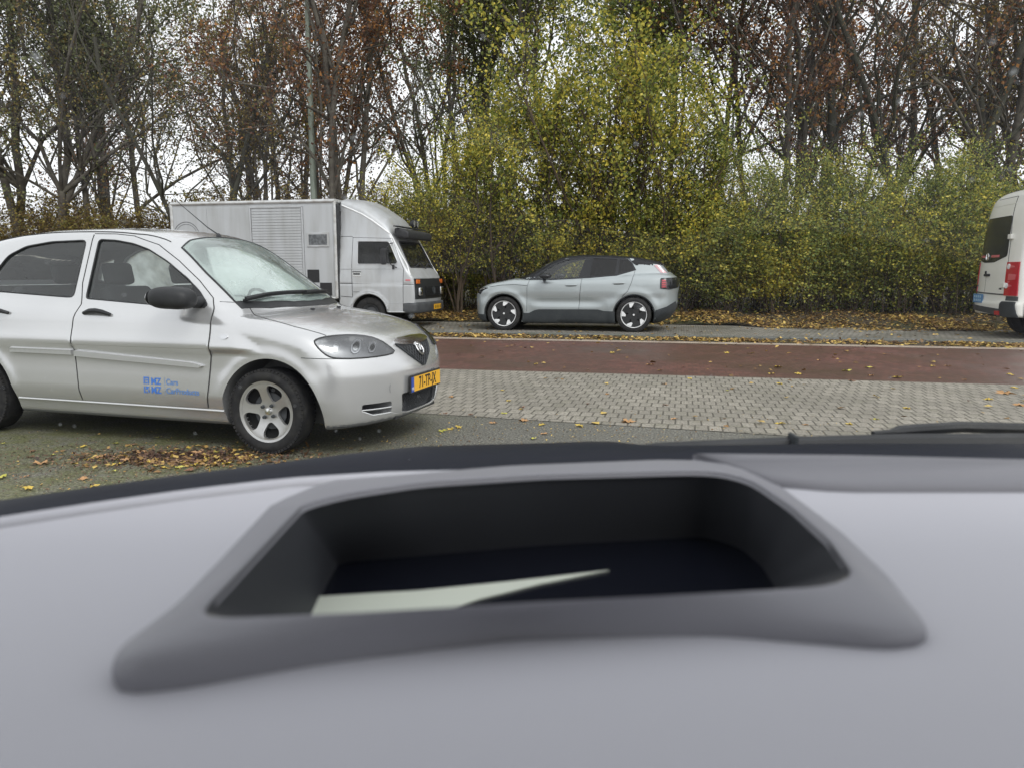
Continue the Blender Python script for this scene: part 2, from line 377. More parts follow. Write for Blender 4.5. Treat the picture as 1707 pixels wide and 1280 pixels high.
# ------------------------------------------------------------ ground, road
def gmat(name, kind):
    m = bpy.data.materials.new(name); m.use_nodes = True; n = m.node_tree; b = n.nodes['Principled BSDF']; L = n.links.new
    tc = n.nodes.new('ShaderNodeTexCoord')
    def noise(sc, det=5, rough=.6):
        q = n.nodes.new('ShaderNodeTexNoise'); q.inputs['Scale'].default_value = sc; q.inputs['Detail'].default_value = det; q.inputs['Roughness'].default_value = rough
        L(tc.outputs['Object'], q.inputs['Vector']); return q.outputs[0]
    def rng(a, lo, hi, o0=0., o1=1.):
        q = n.nodes.new('ShaderNodeMapRange'); q.inputs[1].default_value = lo; q.inputs[2].default_value = hi; q.inputs[3].default_value = o0; q.inputs[4].default_value = o1; L(a, q.inputs[0]); return q.outputs[0]
    def mix(fac, a, c, mode='MIX'):
        q = n.nodes.new('ShaderNodeMix'); q.data_type = 'RGBA'; q.blend_type = mode
        for i, v in ((0, fac), (6, a), (7, c)):
            if isinstance(v, tuple): q.inputs[i].default_value = (*v, 1)
            elif isinstance(v, (int, float)): q.inputs[i].default_value = v
            else: L(v, q.inputs[i])
        return q.outputs[2]
    def mul(a, c):
        q = n.nodes.new('ShaderNodeMath'); q.operation = 'MULTIPLY'; L(a, q.inputs[0])
        if isinstance(c, (int, float)): q.inputs[1].default_value = c
        else: L(c, q.inputs[1])
        return q.outputs[0]
    def brick(bw, rh, mo, off=.5, rot=True, wob=.006):
        mp = n.nodes.new('ShaderNodeMapping'); mp.inputs['Rotation'].default_value = (0, 0, R(90) if rot else 0)
        nz = n.nodes.new('ShaderNodeTexNoise'); nz.inputs['Scale'].default_value = 1.3; L(tc.outputs['Object'], nz.inputs['Vector'])
        ma = n.nodes.new('ShaderNodeVectorMath'); ma.operation = 'MULTIPLY_ADD'; L(nz.outputs['Color'], ma.inputs[0]); ma.inputs[1].default_value = (wob * 6, wob * 6, 0); L(tc.outputs['Object'], ma.inputs[2])
        L(ma.outputs[0], mp.inputs['Vector'])
        q = n.nodes.new('ShaderNodeTexBrick'); q.offset = off; q.squash = 1; L(mp.outputs[0], q.inputs['Vector'])
        q.inputs['Scale'].default_value = 1; q.inputs['Brick Width'].default_value = bw; q.inputs['Row Height'].default_value = rh
        q.inputs['Mortar Size'].default_value = mo; q.inputs['Mortar Smooth'].default_value = .4; q.inputs['Bias'].default_value = 0
        q.inputs['Color1'].default_value = (0, 0, 0, 1); q.inputs['Color2'].default_value = (1, 1, 1, 1); q.inputs['Mortar'].default_value = (.5, .5, .5, 1)
        return q.outputs['Color'], q.outputs['Fac']
    def bump(h, s, d):
        q = n.nodes.new('ShaderNodeBump'); q.inputs['Strength'].default_value = s; q.inputs['Distance'].default_value = d; L(h, q.inputs['Height'])
        return q
    if kind == 'asphalt':
        sp = noise(58, 6, .8); big = noise(.9, 6); mid = noise(4.5, 8, .8)
        c = mix(rng(sp, .46, .62), (.055, .054, .048), (.33, .32, .275)); c = mix(rng(big, .40, .60, 0, .6), c, mix(.6, c, (.07, .068, .055)))
        sx = n.nodes.new('ShaderNodeSeparateXYZ'); L(tc.outputs['Object'], sx.inputs[0])
        # moss grows on the left stand of the yard
        zone = rng(sx.outputs[0], -3.0, -1.5, 1, .05); mm = mul(zone, rng(mid, .34, .56)); mm = mul(mm, .92)
        c = mix(mm, c, mix(rng(sp, .42, .64), mix(rng(noise(14, 6, .8), .40, .58), (.022, .022, .012), (.055, .068, .012)), (.19, .19, .08)))
        b.inputs['Roughness'].default_value = .7; L(c, b.inputs['Base Color']); bp = bump(sp, .7, .008); L(bp.outputs[0], b.inputs['Normal'])
    elif kind == 'grey':
        col, fac = brick(.108, .205, .009, rot=False); sp = noise(52, 6, .8); big = noise(.7, 6); mid = noise(5, 5)
        c = mix(col, (.21, .193, .162), (.315, .29, .245)); c = mix(rng(sp, .36, .52, 1, 0), c, (.13, .12, .10)); c = mix(rng(sp, .50, .66, 0, .9), c, (.43, .40, .34))
        c = mix(rng(big, .42, .62, 0, .5), c, (.155, .145, .12)); c = mix(rng(mid, .52, .72, 0, .4), c, (.13, .13, .08))
        c = mix(mul(fac, .78), c, (.05, .046, .034)); L(c, b.inputs['Base Color']); b.inputs['Roughness'].default_value = .62
        inv = rng(fac, 0, 1, 1, 0); bp = bump(inv, .55, .006); b2 = bump(sp, .35, .004); L(bp.outputs[0], b2.inputs['Normal']); L(b2.outputs[0], b.inputs['Normal'])
    elif kind == 'red':
        col, fac = brick(.10, .20, .007, rot=False); sp = noise(40, 6, .8); big = noise(.55, 6); mid = noise(3, 5)
        c = mix(col, (.085, .036, .028), (.135, .056, .043)); c = mix(rng(big, .38, .64, 0, .75), c, (.085, .056, .043)); c = mix(rng(mid, .5, .75, 0, .5), c, (.075, .04, .03))
        c = mix(rng(sp, .6, .75, 0, .5), c, (.24, .17, .13)); c = mix(mul(fac, .6), c, (.05, .03, .022)); L(c, b.inputs['Base Color'])
        L(rng(big, .35, .65, .58, .36), b.inputs['Roughness']); bp = bump(rng(fac, 0, 1, 1, 0), .3, .003); L(bp.outputs[0], b.inputs['Normal'])
    elif kind == 'bay':
        col, fac = brick(.105, .20, .012, rot=False); sp = noise(70, 3, .7); big = noise(.8, 6)
        c = mix(col, (.17, .158, .138), (.26, .245, .215)); c = mix(rng(sp, .4, .7, 0, .5), c, (.27, .25, .22)); c = mix(rng(big, .42, .6, 0, .55), c, (.10, .095, .075))
        c = mix(mul(fac, .75), c, (.05, .05, .035)); L(c, b.inputs['Base Color']); b.inputs['Roughness'].default_value = .6; bp = bump(rng(fac, 0, 1, 1, 0), .5, .005); L(bp.outputs[0], b.inputs['Normal'])
    elif kind == 'band':
        col, fac = brick(.5, 5, .006, rot=False, wob=0); sp = noise(60, 4, .7); big = noise(1.5, 6)
        c = mix(col, (.33, .27, .22), (.38, .32, .26)); c = mix(rng(sp, .45, .7, 0, .6), c, (.22, .17, .13)); c = mix(rng(big, .5, .65, 0, .6), c, (.20, .14, .10)); L(c, b.inputs['Base Color']); b.inputs['Roughness'].default_value = .6
    elif kind == 'kerb':
        sp = noise(60, 4, .7); big = noise(2.5, 6); c = mix(rng(sp, .4, .7), (.10, .105, .10), (.17, .17, .155)); c = mix(rng(big, .45, .65, 0, .6), c, (.08, .085, .05)); L(c, b.inputs['Base Color']); b.inputs['Roughness'].default_value = .6
    elif kind == 'earth':
        sp = noise(30, 5, .7); big = noise(.5, 6); c = mix(rng(sp, .4, .7), (.035, .026, .016), (.10, .075, .04)); c = mix(rng(big, .45, .6, 0, .7), c, (.05, .065, .02)); L(c, b.inputs['Base Color']); b.inputs['Roughness'].default_value = .9
        bp = bump(sp, .8, .03); L(bp.outputs[0], b.inputs['Normal'])
    return m
def strip(name, s0, s1, t0, t1, z, m, z1=None, ns=1):
    xs = np.linspace(s0, s1, ns + 1); v = [(x, t0, z) for x in xs] + [(x, t1, z if z1 is None else z1) for x in xs]
    o = mesh_obj(name, v, [(i, i + 1, ns + 2 + i, ns + 1 + i) for i in range(ns)], m, None, False); o.rotation_euler = (0, 0, -ROAD); o['kind'] = 'structure'; return o
strip('ground', -260, 260, -160, 300, -.03, gmat('earth', 'earth'))
strip('yard_asphalt', -40, 40, -30, 9.43, 0, gmat('mossy_asphalt', 'asphalt'))
gp = mesh_obj('paving', [(-40, 6.9, .004), (-2.1, 6.36, .004), (.34, 6.12, .004), (3.2, 5.84, .004), (40, 5.0, .004), (40, 9.44, .004), (-40, 9.44, .004)], [(0, 1, 2, 3, 4, 5, 6)], gmat('grey_pavers', 'grey'), None, False); gp.rotation_euler = (0, 0, -ROAD); gp['kind'] = 'structure'
strip('road', -60, 60, 9.44, 13.80, .0, gmat('red_clinker_road', 'red'))
strip('gutter_strip', -60, 60, 13.80, 14.16, .004, gmat('pale_gutter', 'band'))
strip('gutter', -60, 60, 14.16, 14.95, -.004, M['dark'] if 0 else gmat('gutter_dirt', 'earth'))
kb = MB(); x = -40.0
while x < 40: kb.box((x + .5, 15.07, .0), (.992, .22, .09), .012); x += 1.0
kb = kb.build('kerb', gmat('kerb_stone', 'kerb')); kb.rotation_euler = (0, 0, -ROAD); kb['kind'] = 'structure'
strip('parking_bay', -40, 40, 15.18, 18.3, .03, gmat('bay_pavers', 'bay'))
def r2w(s, t, z=0):
    c, n_ = math.cos(ROAD), math.sin(ROAD); return Vector((s * c + t * n_, -s * n_ + t * c, z))
# verge: uneven earth bank under the hedge
rng_ = np.random.default_rng(3)
def verge_h(s, t):
    return .03 + np.clip((t - 17.8) / 3.0, 0, 1) * .26 + .03 * np.sin(s * 1.7 + t) + .02 * np.sin(s * 4.1 - t * 2.3)
gs = np.arange(-34, 30, .4); gt = np.arange(17.2, 34, .4); VV = []; FF = []
def verge_edge(s): return 18.35 - .9 / (1 + np.exp(-(s - 1.9) * 2.2)) + .12 * np.sin(s * 2.3) + .06 * np.sin(s * 6.1)
for i, a in enumerate(gs):
    for j, b_ in enumerate(gt):
        t_ = max(b_, 0) ; e = verge_edge(a); t_ = e + (b_ - 17.2) * (34 - e) / 16.8
        VV.append((a, t_, verge_h(a, t_) + (.0 if j else -.035)))
for i in range(len(gs) - 1):
    for j in range(len(gt) - 1): k = i * len(gt) + j; FF.append((k, k + len(gt), k + len(gt) + 1, k + 1))
vg = mesh_obj('verge', VV, FF, gmat('verge_earth', 'earth')); vg.rotation_euler = (0, 0, -ROAD); vg['kind'] = 'structure'

# ------------------------------------------------------------ leaves and trees
def leafmat(name, cols, pos=None, trans=.35, rough=.5, patchs=.8):
    """per-leaf random colour from a ramp (shifted in patches over the crown)"""
    m = bpy.data.materials.new(name); m.use_nodes = True; n = m.node_tree; b = n.nodes['Principled BSDF']; L = n.links.new
    at = n.nodes.new('ShaderNodeAttribute'); at.attribute_name = 'rnd'
    tc = n.nodes.new('ShaderNodeTexCoord'); ns = n.nodes.new('ShaderNodeTexNoise'); ns.inputs['Scale'].default_value = patchs; ns.inputs['Detail'].default_value = 3
    ge = n.nodes.new('ShaderNodeNewGeometry'); L(ge.outputs['Position'], ns.inputs['Vector'])
    ma = n.nodes.new('ShaderNodeMath'); ma.operation = 'MULTIPLY_ADD'; L(ns.outputs[0], ma.inputs[0]); ma.inputs[1].default_value = 1.5; ma.inputs[2].default_value = -.75
    ad = n.nodes.new('ShaderNodeMath'); ad.operation = 'ADD'; L(at.outputs['Fac'], ad.inputs[0]); L(ma.outputs[0], ad.inputs[1])
    r = n.nodes.new('ShaderNodeValToRGB'); L(ad.outputs[0], r.inputs[0]); e = r.color_ramp.elements
    k = len(cols); e[0].position = 0; e[0].color = (*cols[0], 1); e[1].position = 1; e[1].color = (*cols[-1], 1)
    for i in range(1, k - 1): q = e.new(i / (k - 1)); q.color = (*cols[i], 1)
    L(r.outputs[0], b.inputs['Base Color']); b.inputs['Roughness'].default_value = rough; b.inputs['Specular IOR Level'].default_value = .35
    tr = n.nodes.new('ShaderNodeBsdfTranslucent'); L(r.outputs[0], tr.inputs[0]); mx = n.nodes.new('ShaderNodeMixShader'); mx.inputs[0].default_value = trans
    L(b.outputs[0], mx.inputs[1]); L(tr.outputs[0], mx.inputs[2]); L(mx.outputs[0], n.nodes['Material Output'].inputs[0]); return m
LM = dict(
    yg=leafmat('yellow_green_leaves', [(.08, .11, .025), (.19, .235, .045), (.33, .335, .07), (.50, .46, .08), (.74, .60, .09)], trans=.42),
    gr=leafmat('green_leaves', [(.07, .10, .03), (.14, .19, .05), (.24, .29, .075), (.37, .38, .09), (.56, .48, .09)]),
    dg=leafmat('dull_green_leaves', [(.07, .08, .04), (.12, .14, .06), (.20, .22, .10), (.32, .31, .14)]),
    ru=leafmat('rust_leaves', [(.07, .035, .022), (.12, .055, .035), (.17, .08, .045), (.23, .12, .05), (.42, .19, .05)]),
    br=leafmat('brown_leaves', [(.06, .04, .025), (.12, .08, .035), (.19, .13, .05), (.31, .24, .06), (.19, .19, .05)]),
    crumb=leafmat('leaf_crumb', [(.035, .022, .018), (.08, .045, .032), (.13, .07, .05), (.20, .12, .08), (.32, .20, .10)], trans=.1, patchs=3),
    lit=leafmat('fallen_leaf_litter', [(.07, .038, .02), (.15, .085, .035), (.27, .16, .055), (.50, .34, .11), (.66, .48, .13), (.26, .15, .06)], trans=.1, patchs=1.5),
)
bark = mat('bark', (.075, .064, .052), .9, var=(5, .8, (.13, .12, .095)), bump=(22, .6, .02))
barkg = mat('mossy_bark', (.06, .06, .042), .9, var=(4, .8, (.045, .04, .033)), bump=(22, .6, .02))
twig = mat('twig_bark', (.085, .06, .04), .9, var=(5, .8, (.05, .04, .032)))
def tubes(seg, nside):
    """seg: (n,8) p0 p1 r0 r1 -> verts, quads"""
    p0, p1, r0, r1 = seg[:, :3], seg[:, 3:6], seg[:, 6], seg[:, 7]
    d = p1 - p0; d /= np.maximum(np.linalg.norm(d, axis=1), 1e-6)[:, None]
    u = np.where(np.abs(d[:, 2:3]) < .9, np.array([[0, 0, 1.]]), np.array([[1., 0, 0]])); a = np.cross(d, u); a /= np.linalg.norm(a, axis=1)[:, None]; b = np.cross(d, a)
    q = np.arange(nside) * 2 * np.pi / nside; ring = a[:, None] * np.cos(q)[None, :, None] + b[:, None] * np.sin(q)[None, :, None]
    V = np.concatenate([p0[:, None] + ring * r0[:, None, None], p1[:, None] + ring * r1[:, None, None]], 1); n = len(seg)
    base = (np.arange(n) * 2 * nside)[:, None]; k = np.arange(nside)[None]
    F_ = np.stack([base + k, base + (k + 1) % nside, base + nside + (k + 1) % nside, base + nside + k], -1).reshape(-1, 4)
    return V.reshape(-1, 3), F_
def quadmesh(name, V, Fq, mats=(), rndv=None, mi=None, smooth=False):
    me = bpy.data.meshes.new(name); me.vertices.add(len(V)); me.vertices.foreach_set('co', np.asarray(V, np.float32).ravel())
    k = Fq.shape[1]; me.loops.add(Fq.size); me.loops.foreach_set('vertex_index', Fq.astype(np.int32).ravel()); me.polygons.add(len(Fq))
    me.polygons.foreach_set('loop_start', (np.arange(len(Fq)) * k).astype(np.int32))
    if smooth: me.polygons.foreach_set('use_smooth', [True] * len(Fq))
    for m in mats: me.materials.append(m)
    if rndv is not None: a = me.attributes.new('rnd', 'FLOAT', 'FACE'); a.data.foreach_set('value', rndv.astype(np.float32))
    me.update(calc_edges=True); return me
def leaves_mesh(name, C, size, rg, flat=0.0, droop=.3):
    n = len(C); d = rg.normal(size=(n, 3)); d[:, 2] *= (1 - flat); d[:, 2] -= droop * (1 - flat); d /= np.linalg.norm(d, axis=1)[:, None]
    e = rg.normal(size=(n, 3)); 
    if flat: e[:, 2] *= (1 - flat)
    w_ = np.cross(d, e); 
    if flat: w_ = np.cross(np.array([[0, 0, 1.]]), d) + rg.normal(size=(n, 3)) * .25
    w_ /= np.maximum(np.linalg.norm(w_, axis=1), 1e-6)[:, None]; s = (size * rg.uniform(.6, 1.35, n))[:, None]
    up = np.cross(d, w_); 
    V = np.stack([C, C + d * s * .45 + w_ * s * .36 + up * s * .10, C + d * s, C + d * s * .45 - w_ * s * .36 + up * s * .10], 1).reshape(-1, 3)
    Fq = np.arange(n * 4).reshape(-1, 4); return quadmesh(name, V, Fq, (), rg.uniform(0, 1, n))
def grow_tree(seed, H=12., lean=.1, stems=1, limb=7, fork=.3, rad=.16, up=.5, leafn=3, leafs=.085, sub=(6, 5, 4), dens_top=.0, spread=1.0, clump=.12):
    rg = np.random.default_rng(seed); seg = []; lf = []
    def br(p, d, L_, r, lv):
        n = {0: 9, 1: 6, 2: 4, 3: 3}.get(lv, 2); st = L_ / n; pts = [p]; rr = r
        kids = []
        for i in range(n):
            w_ = .10 if lv == 0 else .20 if lv == 1 else .26
            d = d + rg.normal(size=3) * w_ + np.array([0, 0, up * (.10 if lv else .05)]); d = d / np.linalg.norm(d)
            r1 = rr * (1 - (.55 if lv == 0 else .6) / n) if i < n - 1 or lv == 0 else rr * .6
            q = p + d * st; seg.append((*p, *q, rr, max(r1, .0028), )); lvls.append(lv); p = q; rr = r1
            if lv < len(sub) + 1 and (i >= (n * fork if lv == 0 else 0)): kids.append((p, d, rr, (i + 1) / n))
            if lv >= 2:
                m = rg.poisson(leafn * (.6 if lv == 2 else 1)); 
                for _ in range(m): lf.append(p - d * st * rg.uniform() + rg.normal(size=3) * clump)
        if lv < len(sub):
            N = [limb, *sub][lv] if lv == 0 else sub[lv]
            N = limb if lv == 0 else sub[lv]
            for _ in range(N):
                p_, d_, r_, f_ = kids[rg.integers(len(kids))]
                a = rg.normal(size=3); a -= d_ * (a @ d_); a /= np.linalg.norm(a); an = rg.uniform(.45, 1.0) * spread
                nd = d_ * math.cos(an) + a * math.sin(an); nd[2] += up * .35; nd /= np.linalg.norm(nd)
                br(p_, nd, L_ * rg.uniform(.38, .62) * (1.15 - .55 * f_ if lv == 0 else 1), r_ * rg.uniform(.42, .68), lv + 1)
    lvls = []
    for k in range(stems):
        a = rg.uniform(0, 6.28); t = lean * (rg.uniform(.7, 1.5) if stems > 1 else 1); p0 = np.array([math.cos(a), math.sin(a), 0]) * (.12 * (stems > 1))
        br(p0 - np.array([0, 0, .15]), np.array([math.cos(a) * t, math.sin(a) * t, 1.]), H * rg.uniform(.8, 1.), rad * rg.uniform(.7, 1), 0)
    seg = np.array(seg); lvls = np.array(lvls); big = lvls <= 1
    V1, F1 = tubes(seg[big], 7); V2, F2 = tubes(seg[~big], 3)
    pad = np.concatenate([F1, F2 + len(V1)]); me = quadmesh('trunk', np.concatenate([V1, V2]), pad, smooth=True)
    lm = leaves_mesh('crown', np.array(lf), leafs, rg); return me, lm
def grow_shrub(seed, H=3.2, stems=16, leafn=5, leafs=.07, width=1.1, low=.1):
    rg = np.random.default_rng(seed); seg = []; lf = []
    for k in range(stems):
        a = rg.uniform(0, 6.28); r0 = rg.uniform(0, .35); p = np.array([math.cos(a) * r0 * width, math.sin(a) * r0 * .8, -.1]); d = np.array([math.cos(a) * .16, math.sin(a) * .16, 1.]); h = H * rg.uniform(.5, 1.08); n = 12; rr = rg.uniform(.008, .02)
        for i in range(n):
            d = d + rg.normal(size=3) * .09; d /= np.linalg.norm(d); q = p + d * h / n; seg.append((*p, *q, rr, rr * .88)); rr *= .88; p = q
            for _ in range(rg.poisson(1.6 if i > 1 else .6)):
                b = rg.normal(size=3); b[2] = abs(b[2]) * .5 + .2; b /= np.linalg.norm(b); l = rg.uniform(.25, .75) * width; p2 = p.copy(); r2 = rr * .5
                for j in range(4):
                    b = b + rg.normal(size=3) * .2 + np.array([0, 0, .06]); b /= np.linalg.norm(b); q2 = p2 + b * l / 4; seg.append((*p2, *q2, max(r2, .003), max(r2 * .8, .0025))); p2 = q2; r2 *= .8
                    if i / n > low or rg.uniform() < .3:
                        for _ in range(rg.poisson(leafn)): lf.append(p2 + rg.normal(size=3) * .07)
    V, F_ = tubes(np.array(seg), 3); me = quadmesh('stems', V, F_, smooth=True); lm = leaves_mesh('foliage', np.array(lf), leafs, rg, droop=.5); return me, lm
SH = [grow_shrub(11, 3.4, stems=20, leafn=4.5, low=.22), grow_shrub(12, 3.3, stems=24, leafn=4.5, low=.3), grow_shrub(13, 3.5, stems=19, leafn=4, low=.25), grow_shrub(14, 3.3, stems=22, leafn=5, low=.2)]
SAP = [grow_tree(31, 7.2, .14, 7, 11, .06, .05, .6, 14, .095, (6, 4), clump=.14), grow_tree(32, 6.8, .12, 8, 11, .05, .045, .7, 14, .09, (6, 4), clump=.14)]
TR = [grow_tree(21, 13, .10, 1, 13, .22, .17, .5, 3.6, .095, (7, 6, 4), clump=.10),
      grow_tree(22, 12, .22, 3, 9, .22, .13, .6, 7, .095, (7, 5, 4), clump=.10),
      grow_tree(23, 13, .16, 2, 10, .18, .15, .5, 4, .095, (7, 6, 4), clump=.10),
      grow_tree(24, 12, .12, 1, 14, .12, .14, .4, 13, .10, (7, 6, 4), clump=.13),
      grow_tree(25, 14, .06, 1, 15, .2, .13, .8, 6, .09, (6, 5, 4), clump=.10)]
def plant(kind, name, meshes, names, mats, loc, rz, sc, label, cat, group=None):
    r = empty(name, loc, rz, label, cat, group)
    for me, nm, m in zip(meshes, names, mats):
        if not me.materials: me.materials.append(m)
        o = bpy.data.objects.new(nm, me); link(o); o.parent = r; o.scale = sc
        o.material_slots[0].link = 'OBJECT'; o.material_slots[0].material = m
    return r
def at(u, y, z=.15): return Vector(((u - 853.5) / 1282 * y, y, z))
for (u, y, v, rz, h, lm, bk, label) in [
    (30, 26, 0, 0.3, 1.0, 'br', bark, 'sparse brown-leaved tree at the far left end of the row'),
    (75, 25, 2, 1.4, 1.0, 'dg', bark, 'dark tree with many bare twigs, second from the left end of the row'),
    (108, 24, 0, 2.6, .95, 'dg', bark, 'straight dark trunk tree with green leaf tufts, third from the left end of the row'),
    (150, 25, 3, 4.1, .85, 'dg', bark, 'dull green leafy tree, fourth from the left end of the row'),
    (255, 27, 3, .4, .95, 'dg', bark, 'dense dull green tree above the rear end of the box truck'),
    (350, 24, 2, 5.2, .75, 'br', barkg, 'brown-leaved tree behind the box truck, left of the lamp post'),
    (455, 25, 1, 2.2, .8, 'br', bark, 'low forked tree with sparse brown leaves just left of the lamp post'),
    (600, 22.5, 1, .9, .95, 'ru', bark, 'rust-leaved tree with several dark stems right of the lamp post'),
    (700, 26, 4, 3.3, .9, 'ru', bark, 'slender rust-leaved tree behind the cab of the box truck'),
    (790, 27, 3, 1.2, 1.0, 'dg', bark, 'dense dull green tree rising behind the front of the grey crossover'),
    (925, 24, 3, 5.5, 1.0, 'gr', bark, 'tall leafy tree with leaning trunk behind the yellow-green saplings'),
    (1010, 27, 3, 2.5, 1.05, 'gr', bark, 'tall pale green tree directly above the rear wheel of the grey crossover'),
    (1120, 26, 3, .2, 1.0, 'gr', bark, 'green leafy tree right of the yellow-green saplings'),
    (1192, 23.5, 4, 1.0, 1.0, 'ru', bark, 'tall straight tree with orange tufts, left one of the slim pair'),
    (1228, 24.5, 4, 4.0, .95, 'ru', bark, 'tall straight tree with rusty leaves, right one of the slim pair'),
    (1298, 23, 1, 3.9, 1.0, 'ru', bark, 'many-stemmed rust-leaved tree right of the slim pair'),
    (1362, 24.5, 2, 2.9, .95, 'br', barkg, 'thin grey trunk tree with bare crossing limbs'),
    (1440, 27, 0, .8, .95, 'ru', bark, 'rust-brown tree set back between the thin grey trunk and the big forked trunk'),
    (1540, 22.5, 2, 4.6, 1.05, 'ru', barkg, 'big forked trunk tree with rust leaves left of the white van'),
    (1612, 23.5, 0, 5.9, .95, 'br', bark, 'forked dark tree with yellow tufts behind the corner of the white van'),
    (1700, 23, 1, 1.9, 1.0, 'br', bark, 'leaning tree with yellowing leaves above the white van'),
    (1790, 25, 2, .9, 1.0, 'br', bark, 'brown tree beyond the right edge, above the white van roof'),
    (-60, 25, 1, 2.9, 1.0, 'br', bark, 'many-stemmed brown tree beyond the left edge of the row'),
    (200, 34, 1, 1.7, 1.0, 'ru', bark, 'set-back rust tree left of the box truck, above the hatchback roof'),
    (405, 33, 1, 4.4, 1.05, 'ru', bark, 'set-back rust tree above the roller shutter of the box truck'),
    (560, 34, 1, .2, 1.1, 'ru', bark, 'set-back rust tree just right of the lamp post'),
    (740, 33, 1, 2.2, 1.1, 'dg', bark, 'set-back green tree between the truck and the crossover'),
    (860, 35, 0, 3.8, 1.1, 'gr', bark, 'set-back pale tree above the crossover bonnet'),
    (1400, 34, 1, 5.5, 1.1, 'ru', bark, 'set-back rust tree behind the thin grey trunk'),
    (1580, 34, 1, 2.0, 1.1, 'ru', bark, 'set-back rust tree right of the big forked trunk'),
    (1670, 33, 0, 3.0, 1.1, 'br', bark, 'set-back brown tree above the rear of the white van')]:
    plant('tree', 'roadside_tree', TR[v], ('trunk', 'crown'), (bk, LM[lm]), at(u, y), rz, (h, h, h), label, 'tree', 'trees along the parking bays')
for (u, y, v, rz, h, lm, label) in [
    (835, 20.6, 0, .3, .72, 'yg', 'yellow-green sapling clump behind the bonnet of the grey crossover'),
    (915, 20.8, 1, 1.9, .95, 'yg', 'tall yellow-green sapling clump behind the front door of the grey crossover'),
    (1000, 20.4, 0, 3.4, 1.0, 'yg', 'tallest yellow-green sapling clump, behind the rear door of the grey crossover'),
    (1075, 20.6, 1, 5.0, .88, 'yg', 'yellow-green sapling clump behind the tail of the grey crossover'),
    (1150, 20.6, 0, 2.4, .70, 'gr', 'green sapling clump just right of the grey crossover'),
    (1270, 20.4, 1, 4.4, .60, 'gr', 'low green sapling clump below the many-stemmed rust tree'),
    (1400, 20.6, 0, 1.0, .58, 'gr', 'green sapling clump below the thin grey trunk'),
    (1490, 20.2, 1, .1, .55, 'gr', 'green sapling clump left of the big forked trunk'),
    (1590, 20.2, 0, 5.3, .58, 'gr', 'green sapling clump left of the white van'),
    (1700, 20.6, 1, 3.6, .52, 'gr', 'green sapling clump behind the roof of the white van'),
    (700, 20.4, 1, 2.6, .52, 'yg', 'low yellow-leaved sapling clump behind the cab of the box truck'),
    (765, 20.2, 0, 4.9, .58, 'yg', 'low yellow-leaved sapling clump between the box truck and the grey crossover')]:
    plant('sap', 'sapling_clump', SAP[v], ('stems', 'foliage'), (twig, LM[lm]), at(u, y), rz, (h, h, h), label, 'sapling', 'sapling clumps in the hedge')
rr = random.Random(5)
for row, (t0, hs_) in enumerate(((20.5, .80), (21.7, .95), (23.2, 1.0))):
    s = -22 + row * .4
    while s < 14:
        t = t0 + rr.uniform(-.2, .25); p = r2w(s, t, .2); u = 853.5 + 1282 * p.x / p.y
        if u < 640: lm, hh, lab = 'br', 1.05, 'brown-leaved'
        elif u < 800: lm, hh, lab = rr.choice(['yg', 'br']), .95, None
        elif u < 1160: lm, hh, lab = 'yg', 1.0, None
        else: lm, hh, lab = rr.choice(['gr', 'gr', 'yg']), 1.0, None
        lab = {'br': 'brown-leaved', 'yg': 'yellow-green', 'gr': 'green'}[lm] + ' hedge shrub in the %s row, ' % ('front', 'middle', 'back')[row]
        for lim, txt in ((60, 'at the left edge of the picture'), (170, 'over the rear of the silver hatchback'), (285, 'just left of the box truck'), (345, 'behind the rear end of the box truck'), (420, 'behind the panelled side of the truck'), (505, 'behind the roller shutter of the truck'), (570, 'behind the small truck window'), (650, 'behind the truck cab door'), (720, 'behind the truck windscreen'), (790, 'between the truck and the grey crossover'),
                         (860, 'behind the crossover bonnet'), (930, 'behind the crossover windscreen'), (1000, 'behind the crossover front door'), (1065, 'behind the crossover rear door'), (1135, 'behind the crossover tail'), (1210, 'just right of the crossover'), (1300, 'below the many-stemmed rust tree'), (1390, 'below the thin grey trunk'), (1470, 'midway between crossover and white van'), (1560, 'below the big forked trunk'), (1640, 'just left of the white van'), (9999, 'behind the white van')):
            if u < lim: lab += txt; break
        h = hs_ * hh * rr.uniform(.85, 1.12)
        if -40 < u < 1790: plant('shrub', 'hedge_shrub', SH[rr.randrange(4)], ('stems', 'foliage'), (twig, LM[lm]), p, rr.uniform(0, 6.28), (1.0, 1.0, h), lab, 'shrub', 'hedge shrubs along the parking bays')
        s += rr.uniform(.85, 1.15) * (1 if row == 0 else 1.25)
# low ground cover and dead stems at the hedge foot
rg = np.random.default_rng(8)
